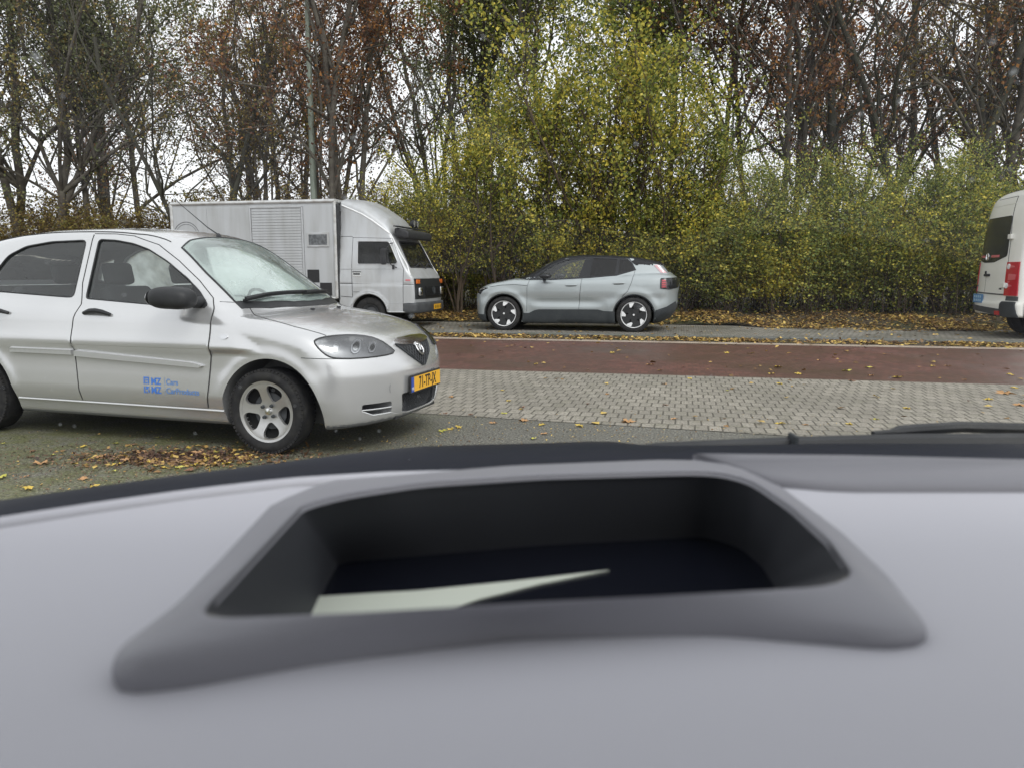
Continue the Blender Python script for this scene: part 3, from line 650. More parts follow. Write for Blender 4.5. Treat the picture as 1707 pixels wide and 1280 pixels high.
# ------------------------------------------------------------ fallen leaves
def litter(name, regions, label=None):
    C = []
    for (s0, s1, t0, t1, n, zf) in regions:
        s = rg.uniform(s0, s1, n); t = rg.uniform(t0, t1, n) if not callable(t0) else t0(s) + rg.beta(1.1, 1.7, n) * t1
        keep = rg.uniform(0, 1, n) < np.clip(.75 + .6 * np.sin(s * 2.1 + t * 1.3) * np.sin(s * .7 + 1.0), .15, 1)
        s, t = s[keep], t[keep]; z = zf(s, t) + rg.uniform(.004, .03, len(s)); C.append(np.stack([s, t, z], 1))
    C = np.concatenate(C); me = leaves_mesh(name, C, .075, rg, flat=.82); o = bpy.data.objects.new(name, me); link(o); me.materials.append(LM['lit']); o.rotation_euler = (0, 0, -ROAD); o['kind'] = 'stuff'
    return o
z0 = lambda s, t: 0 * s
litter('fallen_leaves', [(-13, 13, 14.18, 14.95, 8000, z0), (-13, 13, 13.9, 14.3, 420, z0), (-13, 12, verge_edge, 3.6, 36000, lambda s, t: verge_h(s, t)),
                   (-12, 11, 15.2, 18.2, 650, lambda s, t: 0 * s + .03), (-8, 9, 9.5, 13.8, 240, z0), (-13, 12, lambda s: verge_edge(s) - .15, .5, 3500, lambda s, t: verge_h(s, np.maximum(t, verge_edge(s)))),
                   (-1.5, 6, 6.2, 9.4, 70, z0)])
# low weeds at the foot of the hedge
C = np.stack([rg.uniform(-20, 13, 9000), 20.4 + rg.beta(1, 2, 9000) * 2.6, rg.beta(1, 2.2, 9000) * .75 + .15], 1)
me = leaves_mesh('undergrowth', C, .07, rg, droop=.2); me.materials.append(LM['gr']); o = link(bpy.data.objects.new('undergrowth', me)); o.rotation_euler = (0, 0, -ROAD); o['kind'] = 'stuff'
# debris and small leaves round the parked hatchback (uncountable crumbs)
def crumbs(n, cx, cy, sx, sy, size, name, m):
    C = np.stack([rg.normal(cx, sx, n), rg.normal(cy, sy, n), rg.uniform(.002, .012, n)], 1); C = C[C[:, 1] > 2.3]
    me = leaves_mesh(name, C, size, rg, flat=.7); me.materials.append(m); o = link(bpy.data.objects.new(name, me)); o['kind'] = 'stuff'; return o
crumbs(2300, -2.22, 5.06, .36, .12, .026, 'leaf_crumbs', LM['crumb'])
crumbs(420, -2.2, 5.04, .42, .15, .042, 'leaf_crumbs', LM['lit'])
crumbs(900, -1.2, 4.9, 1.6, .9, .018, 'leaf_crumbs', LM['lit'])
crumbs(4500, -2.9, 4.9, 1.0, .40, .013, 'leaf_crumbs', LM['crumb'])
crumbs(1200, .8, 5.6, 1.8, .5, .014, 'leaf_crumbs', LM['lit'])
# single leaves one can point at
def maple(seed, size):
    g = random.Random(seed); pts = []; k = 15
    for i in range(k):
        a = 2 * math.pi * i / k; r = (1.0 if i % 3 == 0 else .52 if i % 3 == 1 else .62) * g.uniform(.8, 1.15); pts.append((math.cos(a) * r, math.sin(a) * r))
    v = [(0, 0, .05)] + [(x, y, g.uniform(-.02, .30)) for x, y in pts]; f = [(0, 1 + i, 1 + (i + 1) % k) for i in range(k)]
    v = [(x * size, y * size * .8, z * size) for x, y, z in v]; st = [(-.2 * size, -.02 * size, .02 * size), (-.2 * size, .02 * size, .02 * size), (-1.9 * size, 0, .08 * size)]
    n = len(v); v += st; f.append((n, n + 1, n + 2)); me = bpy.data.meshes.new('fallen_leaf'); me.from_pydata(v, [], f); me.update(); return me
lmc = {k: mat('leaf_' + k, c, .5, var=(30, .6, c2)) for k, c, c2 in (('yellow', (.52, .37, .06), (.36, .28, .06)), ('tan', (.42, .24, .10), (.30, .15, .07)), ('lime', (.42, .42, .08), (.55, .42, .06)), ('brown', (.20, .10, .05), (.12, .06, .04)))}
MPL = {k: [maple(i * 7 + j, 1) for i in range(3)] for j, k in enumerate(lmc)}
for k, ms in MPL.items():
    for m_ in ms: m_.materials.append(lmc[k])
def gpx(u, v):
    a = (u - 853.5) / 1282; b = (640 - v) / 1282; c, s_ = math.cos(PITCH), math.sin(PITCH); dy = c + b * s_; dz = -s_ + b * c; t = -CAMH / dz; return a * t, dy * t
WHERE = {'moss': 'mossy asphalt beside the silver hatchback', 'gp': 'grey paving in front of the silver hatchback', 'rd': 'red brick road', 'lot': 'speckled asphalt right of the silver hatchback'}
CN = {'yellow': 'bright yellow', 'tan': 'curled tan', 'lime': 'yellow-green', 'brown': 'dark brown'}
for i, (u, v, k, sz, wh) in enumerate([
    (68, 773, 'tan', .085, 'moss'), (170, 762, 'tan', .07, 'moss'), (45, 795, 'tan', .03, 'moss'), (47, 816, 'yellow', .055, 'moss'), (88, 759, 'lime', .03, 'moss'), (140, 799, 'tan', .045, 'moss'),
    (157, 812, 'yellow', .045, 'moss'), (191, 786, 'lime', .03, 'moss'), (195, 775, 'yellow', .05, 'moss'), (145, 767, 'yellow', .03, 'moss'), (250, 771, 'yellow', .035, 'moss'), (275, 780, 'yellow', .035, 'moss'), (298, 780, 'lime', .05, 'moss'),
    (325, 776, 'yellow', .06, 'moss'), (347, 766, 'yellow', .045, 'moss'), (377, 774, 'yellow', .05, 'moss'), (315, 747, 'yellow', .035, 'moss'), (330, 756, 'tan', .06, 'moss'), (139, 745, 'yellow', .035, 'moss'), (193, 740, 'lime', .04, 'moss'),
    (262, 730, 'lime', .03, 'moss'), (55, 753, 'brown', .035, 'moss'), (235, 755, 'tan', .06, 'moss'), (210, 768, 'tan', .05, 'moss'), (3, 797, 'lime', .06, 'moss'), (360, 755, 'lime', .035, 'moss'), (5, 740, 'lime', .03, 'moss'), (280, 757, 'tan', .045, 'moss'), (318, 785, 'brown', .06, 'moss'), (222, 742, 'brown', .03, 'moss'),
    (737, 719, 'lime', .06, 'lot'), (765, 713, 'yellow', .055, 'lot'), (752, 716, 'yellow', .05, 'lot'), (752, 663, 'tan', .06, 'gp'), (742, 690, 'brown', .04, 'gp'), (840, 690, 'lime', .05, 'gp'), (873, 702, 'tan', .07, 'lot'), (903, 709, 'yellow', .055, 'lot'), (822, 706, 'tan', .05, 'lot'), (966, 711, 'yellow', .06, 'lot'), (908, 724, 'tan', .05, 'lot'), (889, 732, 'lime', .045, 'lot'),
    (1047, 704, 'tan', .10, 'gp'), (1124, 699, 'tan', .05, 'gp'), (848, 669, 'yellow', .05, 'gp'), (838, 652, 'yellow', .04, 'gp'), (870, 680, 'brown', .05, 'gp'), (785, 692, 'brown', .04, 'lot'), (980, 674, 'brown', .035, 'gp'), (1110, 676, 'brown', .04, 'gp'), (1012, 658, 'tan', .045, 'gp'), (1300, 707, 'yellow', .06, 'gp'), (1416, 708, 'yellow', .065, 'gp'), (1343, 709, 'tan', .04, 'gp'),
    (1512, 682, 'yellow', .06, 'gp'), (1648, 667, 'yellow', .08, 'gp'), (1675, 657, 'tan', .12, 'gp'), (1692, 648, 'yellow', .06, 'gp'), (1700, 677, 'tan', .09, 'gp'), (1212, 652, 'lime', .05, 'gp'), (1300, 641, 'yellow', .06, 'gp'), (1460, 700, 'lime', .05, 'gp'), (1150, 632, 'yellow', .05, 'gp'), (1107, 641, 'tan', .05, 'gp'),
    (1021, 589, 'yellow', .08, 'rd'), (1084, 609, 'tan', .08, 'rd'), (893, 608, 'yellow', .06, 'rd'), (1286, 624, 'yellow', .07, 'rd'), (1331, 624, 'yellow', .07, 'rd'), (1410, 619, 'lime', .08, 'rd'), (1452, 627, 'tan', .07, 'rd'), (1496, 630, 'yellow', .10, 'rd'), (1445, 613, 'lime', .07, 'rd'), (1297, 613, 'yellow', .09, 'rd'), (1212, 589, 'yellow', .07, 'rd'), (1365, 601, 'tan', .06, 'rd'), (1555, 611, 'yellow', .06, 'rd'), (1580, 611, 'tan', .06, 'rd'), (1685, 626, 'yellow', .07, 'rd'), (1420, 636, 'brown', .06, 'rd'), (1608, 634, 'tan', .05, 'rd')]):
    wd = WHERE[wh] if wh != 'moss' else ('mossy asphalt near the left edge' if u < 100 else 'mossy asphalt below the lettered car door' if u < 240 else 'mossy asphalt below the front wheel of the hatchback')
    if wh == 'gp': wd = 'grey paving by the hatchback number plate' if u < 900 else 'grey paving in the middle of the picture' if u < 1250 else 'grey paving at the right side'
    if wh == 'rd': wd = 'red brick road ' + ('before the grey crossover' if u < 1130 else 'right of the crossover' if u < 1420 else 'towards the white van')
    x, y = gpx(u, v); o = bpy.data.objects.new('fallen_leaf', MPL[k][i % 3]); link(o); o.location = (x, y, .006); o.rotation_euler = (rr.uniform(-.12, .12), rr.uniform(-.12, .12), rr.uniform(0, 6.28)); q = sz * .8; o.scale = (q, q, q)
    tag(o, '%s leaf on the %s' % (CN[k], wd), 'leaf', '%s leaves on the %s' % (CN[k], wd))
# ------------------------------------------------------------ street lamp
lp = empty('street_lamp', at(531, 22.0, .15), 0, 'tall grey-green street lamp post rising behind the box truck', 'street lamp')
pm = mat('lamp_post_paint', (.20, .23, .19), .5, .2, var=(2, .6, (.15, .17, .13)))
mb = MB(); mb.lathe([(.0, 0), (.13, 0), (.13, .9), (.10, 1.0), (.085, 4.5), (.065, 8.4), (.03, 8.5), (0, 8.5)], 16, axis='z'); mb.build('post', pm, lp, True)
mb = MB(); mb.tube([(0, 0, 8.35), (0, -.5, 8.6), (0, -1.3, 8.7)], .035, 8); mb.build('arm', pm, lp, True)
mb = MB(); mb.box((0, -1.55, 8.7), (.24, .62, .12), .04); mb.build('lamp_head', M['grey'], lp)
# ------------------------------------------------------------ wheels
def disc_patch(name, poly, holes, depth, side, thick, m, parent, g=.02):
    """wheel face in the x-z plane; depth(r) = outward offset"""
    V, T = tri(poly, holes, g); r = np.hypot(V[:, 0], V[:, 1]); n = len(V)
    top = np.stack([V[:, 0], side * depth(r), V[:, 1]], 1); low = top - np.array([0, side * thick, 0])
    T = [t if side < 0 else t[::-1] for t in T]; ec = {}
    for t in T:
        for i in range(3): ec.setdefault(frozenset((t[i], t[(i + 1) % 3])), []).append((t[i], t[(i + 1) % 3]))
    f = list(T)
    for e in ec.values():
        if len(e) == 1: a, b = e[0]; f.append((b, a, a + n, b + n))
    o = mesh_obj(name, np.concatenate([top, low]), f, m, parent, True); bm = bmesh.new(); bm.from_mesh(o.data)
    for e in bm.edges:
        if len(e.link_faces) == 2 and e.calc_face_angle(0) > R(40): e.smooth = False
    bm.to_mesh(o.data); bm.free(); return o
def pol(r, a): return (r * math.cos(R(a)), r * math.sin(R(a)))
def wheel(parent, x, y, rad, wid, side, style, rimr, rot=0):
    """side -1: outer face towards -y"""
    t = empty('wheel', (x, y, rad)); t.parent = parent; t.rotation_euler = (0, R(rot) , 0)
    s = side; h = wid / 2; mb = MB(); P = [(rimr + .004, h - .012), (rimr + .02, h - .001), (rad - .045, h + .004), (rad - .02, h - .006), (rad - .004, h - .022), (rad, h - .04)]
    P = P + [(r, -q) for r, q in P[::-1]] ; mb.lathe([(r, q) for r, q in P], 56)
    # tread blocks on the shoulder
    for k in range(64):
        a = 2 * math.pi * k / 64; c, s_ = math.cos(a), math.sin(a)
        for sg in (-1, 1): mb.box(((rad - .012) * c, sg * (h - .030), (rad - .012) * s_), (.018, .05, .020), 0, (0, -a, 0))
    mb.build('tyre', M['rubber'], t, True)
    fo = s * (h - .012)
    bl = MB(); bl.lathe([(0, s * .0), (rimr * .8, s * .0), (rimr * .93, s * .01), (rimr * .93, fo - s * .02)], 40); bl.build('wheel_well', M['dark'], t, True)
    if style == 'hatch':
        b = MB(); b.lathe([(rimr * .93, fo - s * .05), (rimr * .93, fo - s * .012), (rimr * .955, fo - s * .002), (rimr + .008, fo + s * .002), (rimr + .008, fo - s * .02)], 56)
        rim = b.build('rim', M['rim'], t, True)
        holes = []
        for k in range(5):
            a = 72 * k + 54 + 0; ro, ri = rimr * .90, rimr * .375
            p = [pol(ro, a - 17), pol(ro * 1.02, a - 6), pol(ro * 1.02, a + 8), pol(ro, a + 22), pol(ro * .82, a + 28), pol(ro * .64, a + 24), pol(ri * 1.05, a + 12), pol(ri, a), pol(ri * 1.1, a - 12), pol(ro * .66, a - 19), pol(ro * .84, a - 22)]
            holes.append(rnd(p, 2))
        disc_patch('spokes', [pol(rimr * .945, i * 6) for i in range(60)], holes, lambda r: h - .016 - .042 * np.clip(1 - r / (rimr * .9), 0, 1) + .012 * np.exp(-(r / .05)**2), s, .022, M['rim'], rim)
        for k in range(4):
            q = pol(.050, 90 * k + 45); c = MB(); c.lathe([(0, s * (h - .020)), (.010, s * (h - .021)), (.013, s * (h - .036))], 8, (q[0], 0, q[1])); c.build('wheel_nut', M['clad'], rim, True)
        c = MB(); c.lathe([(0, s * (h - .026)), (.022, s * (h - .029)), (.027, s * (h - .05))], 20); c.build('hub_cap', M['chrome'], rim, True)
        c = MB(); c.lathe([(0, fo * .3 - s * .0), (rimr * .62, fo * .3), (rimr * .62, fo * .2)], 30); c.build('brake_disc', M['grey'], t, True)
    elif style == 'aero':
        b = MB(); b.lathe([(rimr * .95, fo - s * .04), (rimr * .96, fo - s * .006), (rimr * 1.0, fo), (rimr + .006, fo - s * .012)], 56); rim = b.build('rim', M['white'], t, True)
        holes = []
        for k in range(5):
            a = 72 * k + 20; holes.append([pol(rimr * .42, a - 16), pol(rimr * .80, a - 10), pol(rimr * .80, a - 2), pol(rimr * .45, a - 3)])
        disc_patch('rim_cover', [pol(rimr * .955, i * 6) for i in range(60)], holes, lambda r: h - .020 - .012 * np.clip(1 - r / rimr, 0, 1), s, .012, M['black'], rim)
        for k in range(5):
            a = 72 * k + 90; p = [pol(rimr * .935, a - 15), pol(rimr * .935, a - 5), pol(rimr * .935, a + 5), pol(rimr * .935, a + 11), pol(rimr * .64, a + 15), pol(rimr * .60, a + 4), pol(rimr * .74, a - 8)]
            disc_patch('spoke', p, [], lambda r: h - .013 + 0 * r, s, .010, M['white'], rim)
        c = MB(); c.lathe([(0, s * (h - .016)), (.018, s * (h - .018)), (.02, s * (h - .03))], 16); c.build('hub_cap', M['white'], rim, True)
    else:
        b = MB(); b.lathe([(0, s * (h - .02)), (.05, s * (h - .02)), (.07, s * (h - .05)), (rimr * .7, s * (h - .07)), (rimr * .85, s * (h - .03)), (rimr, fo)], 40); b.build('rim', M['grey'], t, True)
    return t
def cyl_cut(x, z, r, y0, y1, n=72):
    mb = MB(); mb.prism([(x + r * math.cos(2 * math.pi * k / n), z + r * math.sin(2 * math.pi * k / n)) for k in range(n)], lambda p, d: (p[0], d, p[1]), y0, y1); return mb.build('cut')
def prism_cut(poly, mode, d0, d1):
    fn = {'y': lambda p, d: (p[0], d, p[1]), 'z': lambda p, d: (p[0], p[1], d), 'x': lambda p, d: (d, p[0], p[1])}[mode]
    mb = MB(); mb.prism(poly, fn, d0, d1); return mb.build('cut')
def net_obj(F, lo, hi, h):
    P, Q = nets(F, lo, hi, h); return mesh_obj('cut', P, Q)
def seats(parent, xs, m, z=.45, w_=.5, fw=1):
    for x, y in xs:
        mb = MB(); mb.box((x, y, z + .05), (.5, w_, .16), .05); mb.box((x - .24 * fw, y, z + .36), (.14, w_ * .92, .58), .05, (0, -.25 * fw, 0)); mb.box((x - .36 * fw, y, z + .74), (.09, .26, .17), .035, (0, -.2 * fw, 0)); mb.build('seat', m, parent, True)
def swheel(parent, c, r, tilt, m):
    mb = MB(); Q = Matrix.Translation(c) @ Euler((0, tilt, 0)).to_matrix().to_4x4()
    mb.tube([Q @ Vector((0, r * math.cos(a), r * math.sin(a))) for a in np.linspace(0, 2 * math.pi, 24, endpoint=False)], .014, 6, True)
    mb.tube([Q @ Vector((0, -r, 0)), Q @ Vector((.03, 0, -.02)), Q @ Vector((0, r, 0))], .014, 6); mb.tube([Q @ Vector((0, 0, -r)), Q @ Vector((.03, 0, 0)), Q @ Vector((.3, 0, -.1))], .016, 6)
    mb.build('steering_wheel', m, parent, True)
# ------------------------------------------------------------ silver hatchback
MTH = R(17.3); mo = gpx(445, 757); HB = empty('parked_car', (mo[0] + .825 * math.sin(MTH), mo[1] + .825 * math.cos(MTH), 0), -MTH, 'silver five-door hatchback with blue door lettering, parked nearest on the left', 'car')
hW = spl([.10, .18, .27, .33, .39, .48, .60, .72, .85, .92, .97, 1.05, 1.2], [.74, .770, .800, .822, .836, .833, .828, .828, .827, .821, .804, .765, .72])
hTp = spl([-3.3, -3.1, -2.9, -2.4, -1.5, -.6, -.25, -.05, .1, .25, .40, .55, .68, .78, .9], [.95, 1.03, 1.06, 1.07, 1.035, .995, .985, .963, .942, .913, .875, .826, .768, .68, .45])
hTg = spl([-3.2, -3.0, -2.85, -2.6, -2.3, -1.9, -1.5, -1.15, -.90, -.7, -.5, -.3, -.1, .05, .3], [1.17, 1.35, 1.44, 1.505, 1.548, 1.575, 1.578, 1.556, 1.500, 1.397, 1.265, 1.13, .985, .87, .7])
hXf = spl([.05, .15, .22, .30, .42, .52, .62, .72, .85], [.60, .72, .775, .80, .812, .815, .80, .765, .66])
def F_hatch(x, y, z):
    a = np.abs(y); ra = np.hypot(x - .035, (z - .28)); rb = np.hypot(x + 2.60, z - .28)
    fl = .007 * (np.exp(-(np.clip(ra - .40, 0, 9) / .045)**2) + np.exp(-(np.clip(rb - .40, 0, 9) / .045)**2)) / (1 + np.exp(-(z - .3) * 12))
    side = a - (hW(z) + fl - .05 * np.clip((x - .2) / .6, 0, 1)**2 - .08 * np.clip((-x - 2.4) / .8, 0, 1)**2)
    top = (z - (hTp(x + .10 * (a / .8)**3) - .045 * (a / .75)**2.4)) * .9
    fr = (x - (hXf(z) - .36 * (a / .83)**2.9)) * .8
    re = (-x - 3.20 + .20 * (a / .84)**3 + .10 * np.clip((z - .6) / .6, 0, 1)**2) * .95
    lo = smax(side, top, .085); lo = smax(lo, fr, .09); lo = smax(lo, re, .12); lo = smax(lo, (.17 + .05 * np.clip(x - .3, 0, 1) - z), .05)
    g1 = a - (.762 - .375 * (z - 1.0) - .06 * np.clip((-x - 1.6) / 1.4, 0, 1)**2)
    g2 = (z - (hTg(x + .13 * (a / .66)**2.2 * np.clip((x + 1.5) / .6, 0, 1)) - .035 * (a / .6)**2.5)) * .80
    g3 = (-x - 3.12 + .18 * (a / .75)**2.5 + .30 * np.clip((z - 1.0) / .5, 0, 1)**1.3) * .9
    gh = smax(smax(smax(g1, g2, .06), g3, .1), .7 - z, .05)
    return smin(lo, gh, .035)
gl_f = cutcorner([(-1.545, 1.040), (-.92, 1.003), (-.49, .988), (-.472, 1.008), (-.555, 1.095), (-.685, 1.19), (-.88, 1.308), (-1.07, 1.397), (-1.22, 1.440), (-1.38, 1.465), (-1.545, 1.474)], .03, 3)
gl_r = cutcorner([(-1.66, 1.047), (-1.66, 1.470), (-2.0, 1.462), (-2.25, 1.43), (-2.42, 1.36), (-2.53, 1.22), (-2.55, 1.09)], .04, 3)
gl_q = cutcorner([(-2.62, 1.12), (-2.60, 1.25), (-2.53, 1.36), (-2.70, 1.32), (-2.80, 1.16)], .02, 3)
ws = [(-.330, -.640), (-.22, -.45), (-.145, -.2), (-.13, 0), (-.145, .2), (-.22, .45), (-.330, .640), (-.60, .595), (-.845, .535), (-.885, .40), (-.90, 0), (-.885, -.40), (-.845, -.535), (-.60, -.595)]
ws_in = [(-.36, -.60), (-.26, -.43), (-.19, -.2), (-.18, 0), (-.19, .2), (-.26, .43), (-.36, .60), (-.60, .56), (-.815, .505), (-.855, .38), (-.87, 0), (-.855, -.38), (-.815, -.505), (-.60, -.56)]
rwin = [(-.52, 1.12), (-.46, 1.38), (.46, 1.38), (.52, 1.12)]
Fin = lambda x, y, z: smax(smax(F_hatch(x, y, z) + .045, .42 - z, .04), x - (-.15 - .5 * np.clip(.95 - z, 0, 1)), .05)
cuts = [net_obj(Fin, (-3.2, -.9, .3), (.1, .9, 1.6), .035)]
for p in (gl_f, gl_r, gl_q): cuts.append(prism_cut(p, 'y', -1, 1))
cuts += [prism_cut(ws_in, 'z', .9, 1.7), prism_cut(cutcorner(rwin, .05), 'x', -3.4, -2.5)]
for x in (.045, -2.60):
    for s in (-1, 1): cuts.append(cyl_cut(x, .275, .385, s * .95, s * .50))
grl = cutcorner([(-.275, .725), (-.20, .742), (.20, .742), (.275, .725), (.175, .635), (.02, .553), (-.02, .553), (-.175, .635)], .012, 2)
low = cutcorner([(-.33, .385), (-.30, .245), (-.2, .228), (.2, .228), (.30, .245), (.33, .385)], .03, 3)
cuts.append(prism_cut(low, 'x', .70, 1.0))
fogs = []
for s in (-1, 1):
    q = cutcorner([(s * .415, .262), (s * .56, .262), (s * .635, .30), (s * .645, .345), (s * .425, .345)], .02, 3); fogs.append(q); cuts.append(prism_cut(q, 'x', .35, 1.0))
outs = shell('body', F_hatch, (-3.3, -.92, .1), (.95, .92, 1.62), .022, cuts, (M['silver'], M['seatp']), HB,
             darkf=lambda c, n: ((c[:, 2] < .45) & (n[:, 2] < -.55)),
             regions=[('bonnet', lambda c, n: (c[:, 0] > -.22) & (c[:, 2] > .70) & (n[:, 2] > .45) & (np.abs(c[:, 1]) < .70 - .25 * np.clip(c[:, 0] - .1, 0, 1)) & (F_hatch(*c.T) > -.02)),
                      ('front_bumper', lambda c, n: (c[:, 0] > .33) & (c[:, 2] < .655)), ('roof', lambda c, n: (c[:, 2] > 1.49) & (c[:, 0] < -.9))])
bpy.context.view_layer.update()
front_door = [(-1.22, 1.492), (-.99, 1.428), (-.79, 1.312), (-.59, 1.172), (-.45, 1.055), (-.415, .985), (-.400, .86), (-.402, .70), (-.440, .44), (-.468, .300), (-1.0, .300), (-1.572, .300), (-1.578, .42), (-1.592, .62), (-1.596, .80), (-1.588, .90), (-1.565, 1.0), (-1.60, 1.15), (-1.60, 1.515), (-1.4, 1.510)]
rear_door = [(-1.582, .300), (-1.588, .42), (-1.602, .62), (-1.606, .80), (-1.598, .90), (-1.575, 1.0), (-1.61, 1.15), (-1.61, 1.515), (-2.0, 1.508), (-2.3, 1.47), (-2.48, 1.39), (-2.60, 1.22), (-2.61, 1.0), (-2.52, .80), (-2.30, .62), (-2.19, .45), (-2.17, .30)]
for side, mode in ((-1, 'L'), (1, 'Rr')):
    fd = patch('door', F_hatch, front_door, mode, .0035, M['silver'], HB, .05, holes=[gl_f], skirt=.012)
    if side > 0: M['sglass_'] = M['sglass']; M['sglass'] = mist_mat('misted_glass')
    patch('window', F_hatch, gl_f, mode, -.008, M['sglass'], fd, .05, skirt=.003)
    rd = patch('door', F_hatch, rear_door, mode, .0035, M['silver'], HB, .05, holes=[gl_r], skirt=.012)
    patch('window', F_hatch, gl_r, mode, -.008, M['dglass'] if 0 else M['sglass'], rd, .05, skirt=.003); patch('quarter_window', F_hatch, gl_q, mode, -.008, M['sglass'], HB, .05, skirt=.003)
    for dr, gg, x0, xs_ in ((fd, gl_f, -1.38, -1), (rd, gl_r, -2.33, -1)):
        mb = MB(); line(mb, F_hatch, gg, mode, .007, .0, True, 5, .03); mb.build('window_seal', M['black'], dr, True)
        P, N = project(F_hatch, [(x0 - .125, .935), (x0 - .06, .940), (x0 + .0, .940), (x0 + .06, .935), (x0 + .12, .927)], mode)
        hb = MB(); hb.tube([P[0] + N[0] * .008, P[1] + N[1] * .030, P[2] + N[2] * .036, P[3] + N[3] * .030, P[4] + N[4] * .010], [.013, .017, .017, .016, .012], 8); hb.lathe([(0, side * -.004), (.038, side * -.002), (.042, side * .004)], 20, tuple(P[2] + N[2] * .004 + np.array([0, 0, -.012]))) ; hb.build('handle', M['black'], dr, True)
    for (xa, za, xb, zb, dr) in ((-2.20, .658, -1.612, .648, rd), (-1.585, .645, -.50, .592, fd)):
        V = [(xa, za + .022), (xb if dr is rd else xb - .07, zb + .024), (xb, zb + .012), (xb + (.0 if dr is rd else .03), zb), (xb, zb - .012), (xa, za - .018)]
        q = patch('side_moulding', F_hatch, V, mode, .028, M['mould'], dr, .05, skirt=.032)
    if side > 0: M['sglass'] = M['sglass_']
    # mirror
    mb = MB(); 
    Fm = lambda x, y, z: ((np.abs((x + .60) / .165)**3 + np.abs((y - side * .945) / .10)**3 + np.abs((z - 1.062 + .05 * np.clip(x + .60, 0, 1)) / .076)**2.6)**(1 / 2.7) - 1) * .06
    P_, Q_ = nets(Fm, (-.85, side * .945 - .13, .95), (-.38, side * .945 + .13, 1.17), .012)
    mo_ = np.array([-.10, 0, -.045]) if side > 0 else np.zeros(3)
    mir = mesh_obj('wing_mirror', P_ + mo_, Q_, M['black'], HB)
    g_ = MB(); g_.lathe([(0, 0), (.088, 0), (.09, .004), (0, .004)], 24, (-.767, side * .935, 1.06), 'x'); g_.v = [(x, (y - side * .935) * .9 + side * .935, (z - 1.06) * .62 + 1.06) for x, y, z in g_.v]; g_.build('mirror_glass', M['chrome'], mir).location = tuple(mo_)
    P, N = project(F_hatch, [(-.53, 1.03)], mode); mb.tube([P[0], (-.53, side * .85, 1.025), (-.56, side * .90, 1.035)], [.04, .028, .035], 10)
    mb.build('mirror_arm', M['black'], mir, True)
    patch('mirror_sail', F_hatch, cutcorner([(-.62, .997), (-.48, .990), (-.470, 1.01), (-.555, 1.098), (-.62, 1.15)], .01, 2), mode, .006, M['black'], fd, .05)
    # repeater
    patch('indicator_repeater', F_hatch, [(-.285 + .032 * math.cos(a), .798 + .017 * math.sin(a)) for a in np.linspace(0, 2 * math.pi, 14, endpoint=False)], mode, .006, M['lens'], HB, .03)
    sm_ = MB()
    line(sm_, F_hatch, [(-.27, side * .58), (-.15, side * .665), (-.03, side * .70), (.19, side * .72), (.33, side * .705), (.41, side * .69)], 'Z', .0032, .0)      # wing to bonnet gap
    line(sm_, F_hatch, [(.30, .672), (.44, .668), (.56, .662)], mode, .0025)
    line(sm_, F_hatch, [(-.40, 1.03), (-.30, 1.02), (-.20, .99)], mode, .0025)
    line(sm_, F_hatch, [(-1.22, 1.492), (-.99, 1.428), (-.79, 1.312), (-.59, 1.172), (-.45, 1.055), (-.415, .985), (-.400, .86), (-.402, .70), (-.440, .44), (-.468, .300)], mode, .0038, .0025); line(sm_, F_hatch, [(-1.577, .300), (-1.583, .42), (-1.597, .62), (-1.601, .80), (-1.593, .90), (-1.570, 1.0), (-1.605, 1.15), (-1.605, 1.51)], mode, .0042, .002); line(sm_, F_hatch, [(-1.60, 1.517), (-1.4, 1.512), (-1.22, 1.494)], mode, .004, .002)
    sm_.build('panel_gap', M['seam'], HB, True)
    st = MB(); line(st, F_hatch, [(-2.20, .286), (-1.2, .283), (-.34, .279)], mode, .009, .001, False, 6); st.build('sill_trim', M['silver'], HB, True)
# headlamps
lampo = rnd([(.372, .728), (.330, .775), (.345, .792), (.42, .806), (.55, .806), (.66, .788), (.74, .757), (.80, .715), (.845, .672), (.78, .662), (.60, .660), (.48, .668), (.43, .682)], 1)
# lamp outline traced in the plane y=-.65; transfer to front projection
for s, mode in ((-1, 'L'), (1, 'Rr')):
    # outline as seen from the camera, mapped to the curved corner by a diagonal direction
    pass
def corner_project(F, pts, s, org_lat=.65, direction=(-.42, .907)):
    """points (x,z) in the plane |y|=org_lat slid along a fixed horizontal direction on to the surface"""
    V = np.array(pts, float); n = len(V); d = np.array([direction[0], direction[1] * 1.0])
    ts = np.linspace(-.9, .9, 360)
    X = V[:, 0][:, None] + d[0] * ts; Y = -org_lat + d[1] * ts; Y = np.tile(Y, (n, 1)); Z = np.tile(V[:, 1][:, None], (1, len(ts)))
    v = F(X, Y, Z) < 0; i = np.maximum(np.argmax(v, 1), 1); a = ts[i - 1].copy(); b = ts[i].copy()
    for _ in range(16):
        m = (a + b) / 2; f = F(V[:, 0] + d[0] * m, -org_lat + d[1] * m, V[:, 1]) < 0; b = np.where(f, m, b); a = np.where(f, a, m)
    m = (a + b) / 2; P = np.stack([V[:, 0] + d[0] * m, -org_lat + d[1] * m, V[:, 1]], 1)
    g = grad(F, P); g /= np.linalg.norm(g, axis=1)[:, None]; P[:, 1] *= -s; g[:, 1] *= -s; return P, g
